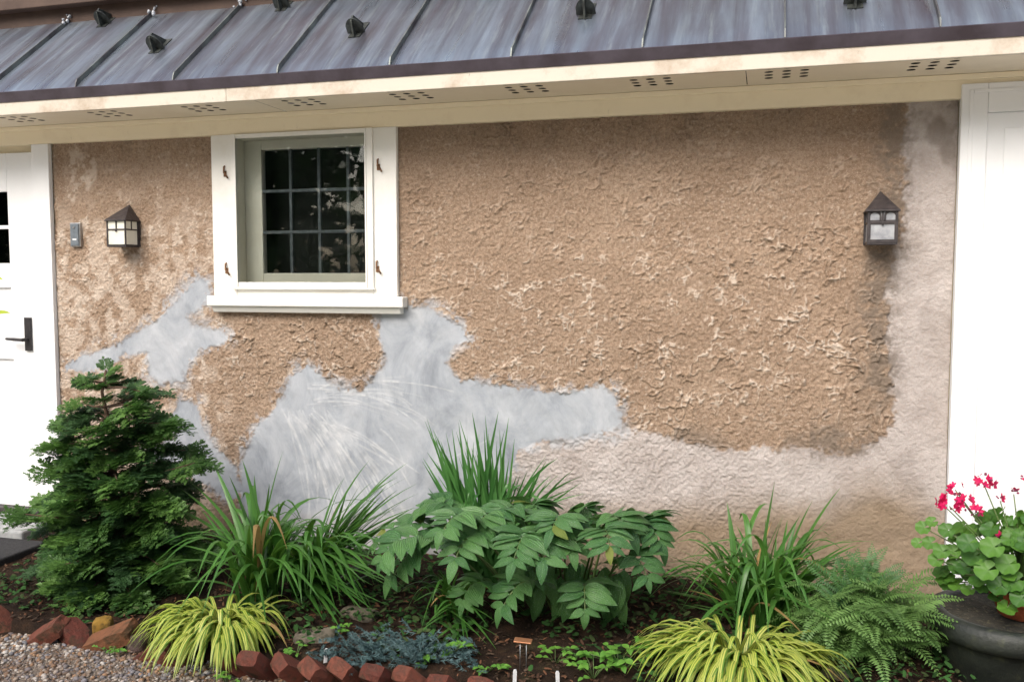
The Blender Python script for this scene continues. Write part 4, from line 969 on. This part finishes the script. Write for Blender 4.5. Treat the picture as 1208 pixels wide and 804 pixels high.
def ger_leaf(seed):
    r = random.Random(seed); m = MB(); n = 30; m.v.append((0, 0, 0)); rings = 4
    for j in range(1, rings + 1):
        for k in range(n):
            a = -math.pi * .93 + 2 * math.pi * .93 * k / (n - 1); rr = j / rings
            lob = 1 + (.05 * math.cos(a * 7 / .93) + .03 * math.cos(a * 21)) * rr
            rad = rr * lob * (.95 + .05 * math.cos(a)); m.v.append((rad * math.cos(a) + .12 * rr, rad * math.sin(a), .16 * rr ** 2 * (1 + .5 * math.cos(a * 5)) * r.uniform(.9, 1.1) - .1 * rr * rr * math.cos(a)))
    for k in range(n - 1): m.f.append((0, 1 + k, 2 + k)); m.sm.append(True)
    for j in range(rings - 1):
        for k in range(n - 1):
            b = 1 + j * n + k; m.f.append((b, b + n, b + n + 1, b + 1)); m.sm.append(True)
    return m.mesh('leaf', M['geranium'])
GL = [ger_leaf(s) for s in range(4)]
gb_ = Vector((tx, ty, tz + .088)); ger = empty('geranium', gb_, 'pink flowering geranium in the terracotta pot before the white door', 'geranium')
stems = MB()
for k in range(230):
    a = random.uniform(0, 6.283); el = random.uniform(-.15, 1.45); rr = random.uniform(.55, 1.0)
    p = gb_ + Vector((math.cos(a) * math.cos(el) * .25 * rr - .03, math.sin(a) * math.cos(el) * .19 * rr, .02 + math.sin(el) * .275 * rr))
    out = (p - gb_).normalized(); nrm = (out * .6 + Vector((random.uniform(-.3, .3), -.55 + random.uniform(-.3, .3), .75))).normalized()
    tgt = Vector((out.x, out.y, -.35)); link('leaf', random.choice(GL), None, ger, frame(p, tgt, nrm, random.uniform(.019, .035)))
    if k % 2 == 0: stems.tube([gb_ + Vector((out.x * .03, out.y * .03, -.01)), gb_.lerp(p, .5) + Vector((0, 0, .02)), p], [.004, .003, .0018], 5)
# loose shoots to the left
for (px, py, s_) in ((1165, 672, .04), (1180, 690, .038), (1198, 685, .04), (1150, 655, .04), (1190, 665, .04), (1172, 645, .04), (1143, 640, .036), (1205, 705, .034), (1160, 690, .03), (1090, 622, .028), (1083, 640, .022), (1098, 640, .028), (1105, 660, .028), (1100, 615, .022), (1112, 650, .03), (1118, 625, .03), (1125, 650, .03), (1130, 668, .03), (1118, 675, .024)):
    p = P(px, py, ty - (.02 if px < 1135 else .16) + random.uniform(-.05, .05)); stems.tube([gb_, gb_.lerp(p, .5) + Vector((0, 0, .015)), p], [.004, .003, .0018], 5)
    link('leaf', random.choice(GL), None, ger, frame(p, Vector((-1, -.2, -.3)), Vector((-.2, -.75, .6)), s_))
def petal_mesh():
    m = MB()
    for k in range(6):
        s = k / 5; w = .34 * math.sin(math.pi * (s * .82 + .08)) ** .8
        for u in (-1, 0, 1): m.v.append((s, u * w, .25 * s * s - .08 * abs(u)))
    for k in range(5):
        for q in range(2): b = k * 3 + q; m.f.append((b, b + 3, b + 4, b + 1)); m.sm.append(True)
    return m
PT = petal_mesh()
def flower_mesh(seed):
    r = random.Random(seed); m = MB()
    for k in range(5):
        a = 6.283 * k / 5 + r.uniform(-.25, .25); c, s_ = math.cos(a), math.sin(a); i = len(m.v); L = r.uniform(.8, 1.15)
        m.v += [((x * c - y * s_) * L, (x * s_ + y * c) * L, z * r.uniform(.8, 1.2)) for x, y, z in PT.v]; m.f += [tuple(i + q for q in f) for f in PT.f]; m.sm += PT.sm
    return m.mesh('flower', M['petal'])
FM = [flower_mesh(s) for s in range(4)]
bm_ = MB()
for p in ICO_V: bm_.v.append((p[0] * .45 + .5, p[1] * .35, p[2] * .35))
for f_ in ICO_F: bm_.f.append(f_); bm_.sm.append(True)
BM = bm_.mesh('bud', M['bud'])
for (px, py, nf, rad) in ((1120, 594, 15, .038), (1138, 592, 10, .03), (1161, 569, 13, .034), (1127, 575, 6, .026), (1150, 602, 5, .02), (1108, 588, 4, .018), (1180, 588, 2, .012), (1196, 580, 1, .012), (1212, 565, 4, .02), (1180, 632, 1, .008)):
    hc_ = P(px, py, ty - .04); stems.tube([gb_ + Vector((0, 0, .02)), gb_.lerp(hc_, .55) + Vector((0, 0, .01)), hc_ + Vector((0, 0, -.008))], [.004, .0028, .002], 5)
    for k in range(nf):
        d = Vector((random.uniform(-1, 1), random.uniform(-1, .3), random.uniform(-.3, 1))).normalized(); p = hc_ + d * rad * random.uniform(.6, 1.15)
        link('flower', random.choice(FM), None, ger, frame(p, d.cross(Vector((.3, .4, .8))), d + Vector((0, -.5, .1)), random.uniform(.011, .019)))
    for k in range(4):
        d = Vector((random.uniform(-1, 1), random.uniform(-1, .3), random.uniform(-.9, .6))).normalized()
        link('bud', BM, None, ger, frame(hc_ + d * rad * .7, d, Vector((0, 0, 1)), random.uniform(.009, .016)))
stems.build('stems', M['stem_green'], ger)

# ------------------------------------------------------------------ edging bricks and rocks
def rough_box(lx, ly, lz, seed, rnd=.12):
    r = random.Random(seed); m = MB(); n = 3; idx = {}
    def pt(i, j, k):
        key = (i, j, k)
        if key not in idx:
            p = Vector(((i / n - .5) * 2, (j / n - .5) * 2, (k / n - .5) * 2)); e = sum(1 for c in (i, j, k) if c in (0, n))
            f = 1 - rnd * (.35 if e == 2 else .8 if e == 3 else 0)
            idx[key] = len(m.v); m.v.append((p.x * f * lx / 2 * r.uniform(.93, 1.05), p.y * f * ly / 2 * r.uniform(.93, 1.05), p.z * f * lz / 2 * r.uniform(.93, 1.05)))
        return idx[key]
    for a in range(n):
        for b in range(n):
            for k, fl in ((0, 0), (n, 1)):
                for q in ([pt(a, b, k), pt(a, b + 1, k), pt(a + 1, b + 1, k), pt(a + 1, b, k)], [pt(a, k, b), pt(a + 1, k, b), pt(a + 1, k, b + 1), pt(a, k, b + 1)], [pt(k, a, b), pt(k, a, b + 1), pt(k, a + 1, b + 1), pt(k, a + 1, b)]):
                    m.f.append(tuple(q if not fl else q[::-1])); m.sm.append(rnd > .2)
    return m
BRM = [rough_box(.20, .095, .062, s, .13).mesh('brick', M['brick']) for s in range(5)]
BRO = rough_box(.21, .095, .065, 9, .08).mesh('brick', M['brick_orange'])
edl = empty('brick_edging', (-2.9, -1.17, 0), 'row of tilted old bricks along the gravel under the conifer', 'edging')
edr = empty('brick_edging', (-1.5, -1.2, 0), 'row of tilted red bricks between the yellow grass and the blue juniper', 'edging')
def brick(root, me, px, py, z, tilt, yaw_, roll=0):
    p = G(px, py, z); link('brick', me, None, root, Matrix.Translation(p) @ Matrix.Rotation(yaw_, 4, 'Z') @ Matrix.Rotation(roll, 4, 'X') @ Matrix.Rotation(tilt, 4, 'Y'))
brick(edl, BRM[0], 2, 735, .035, .75, .3); brick(edl, BRM[1], 55, 748, .03, -.6, .2, .3); brick(edl, BRM[2], 92, 752, .02, .5, -.2); brick(edl, BRM[3], -40, 735, .03, .7, .2)
brick(edl, BRO, 132, 752, .045, -.42, .25, .25); brick(edl, BRM[4], 205, 775, .02, .5, .1); brick(edl, BRM[0], 185, 770, .02, -.5, .1)
for k, (px, py, z, tl, yw) in enumerate(((312, 782, .035, .78, .35), (348, 785, .040, .80, .25), (384, 790, .045, .75, .4), (416, 791, .045, .85, .2), (452, 796, .045, .72, .35), (492, 803, .035, .8, .3), (530, 810, .03, .7, .3), (282, 782, .025, .8, .2), (568, 815, .02, .75, .3))):
    brick(edr, BRM[k % 5], px + random.uniform(-4, 4), py + 7, z + random.uniform(-.008, .012), tl + random.uniform(-.2, .2), yw + math.pi * .30 + random.uniform(-.3, .3), random.uniform(-.3, .3))
def rock(px, py, z, dims, m, label, seed, rz=0, name='stone'):
    r = random.Random(seed); mm = MB()
    for it in range(1):
        import bmesh
        bm = bmesh.new(); bmesh.ops.create_icosphere(bm, subdivisions=3, radius=1)
        for vtx in bm.verts:
            c = vtx.co; f = 1 + .22 * float(vn(np.array(c.x * 1.6 + seed), np.array(c.y * 1.6 + c.z * 1.3), seed)) + .05 * float(vn(np.array(c.x * 5 + seed), np.array(c.y * 5 + c.z * 4), 3))
            q = c * f; vtx.co = Vector((max(-.8, min(.8, q.x)) * dims[0], max(-.8, min(.8, q.y)) * dims[1], max(-.75, min(.72, q.z)) * dims[2]))
        for f_ in bm.faces: f_.smooth = True
        me = bpy.data.meshes.new(name); bm.to_mesh(me); bm.free()
    o = link(name, me, m, None, Matrix.Translation(G(px, py, z)) @ Matrix.Rotation(rz, 4, 'Z')); return tag(o, label, 'stone')
rock(163, 757, .03, (.065, .055, .055), M['rock_purple'], 'rounded purple grey stone left of the yellow striped grass', 1)
rock(122, 740, .055, (.045, .04, .06), M['ochre'], 'ochre yellow stone under the conifer behind the tilted brick', 2, .4)
rock(372, 752, .05, (.10, .075, .04), M['rock'], 'flat tan stone in the bed behind the red bricks', 3, .3)
rock(425, 725, .07, (.10, .06, .035), M['rock'], 'flat brown stone half hidden under the daylily leaves', 4, -.2)
rock(985, 800, .05, (.06, .05, .04), M['rock'], 'small stone beside the right yellow striped grass', 6, -.2)

# ------------------------------------------------------------------ blue juniper
def sprig_mesh(seed):
    r = random.Random(seed); m = MB(); m.tube([(0, 0, 0), (.5, .03, .08), (1, 0, .22)], [.035, .025, .012], 3)
    for k in range(46):
        s = r.random() ** .8; p = Vector((s, .03 * math.sin(3 * s), .16 * s)); a = r.uniform(0, 6.28)
        d = Vector((.75, math.cos(a) * .8, math.sin(a) * .8)).normalized(); L = r.uniform(.18, .34); sdv = d.cross(Vector((r.uniform(-1, 1), r.uniform(-1, 1), 1))).normalized() * .03
        i = len(m.v); m.v += [tuple(p - sdv), tuple(p + sdv), tuple(p + d * L)]; m.f.append((i, i + 1, i + 2)); m.sm.append(False)
    return m.mesh('sprig', M['juniper'])
SG = [sprig_mesh(s) for s in range(5)]
jc = G(470, 768, .07); jun = empty('creeping_juniper', jc, 'low blue green creeping juniper behind the red bricks', 'juniper')
for k in range(250):
    x = random.gauss(0, .5); px = 470 + max(-1.5, min(1.5, x * 1.7)) * 62; py = 768 + random.gauss(0, 9) + abs(x) * 4; p = G(px, py, .07) + Vector((0, 0, random.uniform(-.02, .035)))
    a = random.uniform(-3.4, .3); link('sprig', random.choice(SG), None, jun, frame(p, Vector((math.cos(a), math.sin(a), random.uniform(-.1, .8))), Vector((0, 0, 1)), random.uniform(.04, .07)))

# ------------------------------------------------------------------ small weeds
WL = [leaf_mesh(1, w, d, .2, 5) for w, d in ((.62, .2), (.7, .3))]
for l_ in WL: l_.materials.append(M['weed'])
LL_ = [leaf_mesh(1, w, d, .25, 6) for w, d in ((.40, .3), (.45, .5))]
for l_ in LL_: l_.materials.append(M['lime'])
def weed(px, py, z, n, L, hgt, label, spread=.05, mat_leaf=WL):
    b = G(px, py, z); o = empty('seedling', b, label, 'seedling', 'small green weeds in the bed'); sm = MB()
    for k in range(n):
        a = random.uniform(0, 6.28); hh = hgt * random.uniform(.3, 1); e = b + Vector((math.cos(a) * spread * random.uniform(.3, 1.2), math.sin(a) * spread * random.uniform(.3, 1.2), hh))
        sm.tube([b + Vector((0, 0, -.01)), b.lerp(e, .5) + Vector((0, 0, hh * .2)), e], .0015, 4)
        for q in range(random.choice((2, 3))):
            aa = a + q * 2.2 + random.uniform(-.5, .5)
            link('leaf', random.choice(mat_leaf), None, o, frame(e, Vector((math.cos(aa), math.sin(aa), random.uniform(-.1, .3))), Vector((0, -.4, 1)), L * random.uniform(.7, 1.2)))
    sm.build('stems', M['stem_green'], o)
weed(390, 700, .09, 6, .032, .05, 'small round leaved seedling beside the flat brown stone', .06)
weed(130, 772, .005, 9, .022, .05, 'small green weed in the gravel before the tilted brick', .05)
weed(395, 748, .06, 8, .025, .04, 'low weed between the flat tan stone and the juniper', .05)
weed(533, 775, .06, 8, .03, .07, 'upright weed at the right end of the juniper', .05)
weed(500, 785, .04, 5, .028, .05, 'weed poking through the front of the juniper', .03)
weed(730, 790, .06, 16, .036, .09, 'spreading green weed left of the right yellow grass', .11)
weed(700, 798, .06, 10, .030, .06, 'low weed right of the white plant labels', .07)
weed(350, 770, .05, 8, .02, .03, 'tiny weed just behind the red bricks', .05)
weed(268, 806, .005, 7, .02, .04, 'small weed in the gravel under the left yellow grass', .05)
weed(655, 780, .06, 9, .028, .05, 'low weed just behind the white plant labels', .06)
weed(575, 790, .05, 8, .026, .05, 'low weed left of the copper plant marker', .06)
weed(770, 775, .07, 8, .034, .07, 'weed at the left side of the right yellow grass', .06)
# small fern frond tuft in the middle of the bed
ft = G(680, 775, .07); fo = empty('fern_tuft', ft, 'tiny fern tuft under the broad leaved plant', 'fern')
for k in range(5):
    a = random.uniform(-3.0, -.1); link('frond', FR[k % 6], None, fo, frame(ft, Vector((math.cos(a), math.sin(a), .9)), Vector((0, 0, 1)), .09))
# markers
mk = G(617, 790, .05); mo = empty('plant_marker', mk, 'copper plant marker on two wire legs in the bed', 'marker')
hb_ = .115
for dx in (-.012, .012): MB().tube([mk + Vector((dx, 0, -.03)), mk + Vector((dx, .004, hb_))], .0016, 6).build('wire_leg', M['wire'], mo)
pm_ = MB(); c_ = mk + Vector((0, -.002, hb_)); pm_.box(tuple(c_ + Vector((-.034, -.012, -.006))), tuple(c_ + Vector((.034, .014, .0))), Matrix.Rotation(.35, 3, 'X'), c_); pm_.build('copper_plate', M['copper_tag'], mo, .002)
def label_tag(px, py, z, hgt, tl, label):
    p = G(px, py, z); o = MB().box((-.007, -.001, -.03), (.007, .001, hgt - .008)).prism([(-.007, -.001, hgt - .008), (.007, -.001, hgt - .008), (.004, -.001, hgt), (-.004, -.001, hgt)], (0, .002, 0)).build('plant_label', M['plastic'])
    o.location = p; o.rotation_euler = (.15, tl, .3); tag(o, label, 'plant label', 'white plastic plant labels')
label_tag(607, 805, .045, .055, .03, 'white plastic plant label nearest the copper marker')
label_tag(658, 806, .045, .052, -.05, 'white plastic plant label right of the copper marker')
label_tag(384, 778, .05, .05, .12, 'white plastic plant label just behind the red bricks')
# climbing shoot at the left edge of the picture
vb = P(-40, 640, -.80); vb.z = .02; vo = empty('leafy_shoot', vb, 'thin leafy shoot reaching in at the left edge before the door', 'shoot')
pts = [vb, P(-30, 560, -.80), P(-22, 450, -.80), P(-24, 380, -.8), P(-18, 330, -.8)]
MB().tube(pts, [.004, .004, .003, .003, .002], 6).build('stem', M['stem_green'], vo)
for (px, py, dx, dz, L, mm_) in ((-14, 328, 1, .15, .085, LL_), (-6, 372, 1, .55, .075, LL_), (-22, 345, -.6, .5, .08, LL_), (-20, 410, 1, -.1, .09, LL_)):
    p = P(px, py, -.82); MB().tube([P(-22, py + 14, -.80), p], .0018, 5).build('leaf_stalk', M['stem_green'], vo)
    link('leaf', random.choice(mm_), None, vo, frame(p, Vector((dx, -.2, dz)), Vector((.1, -.6, .8)), L))
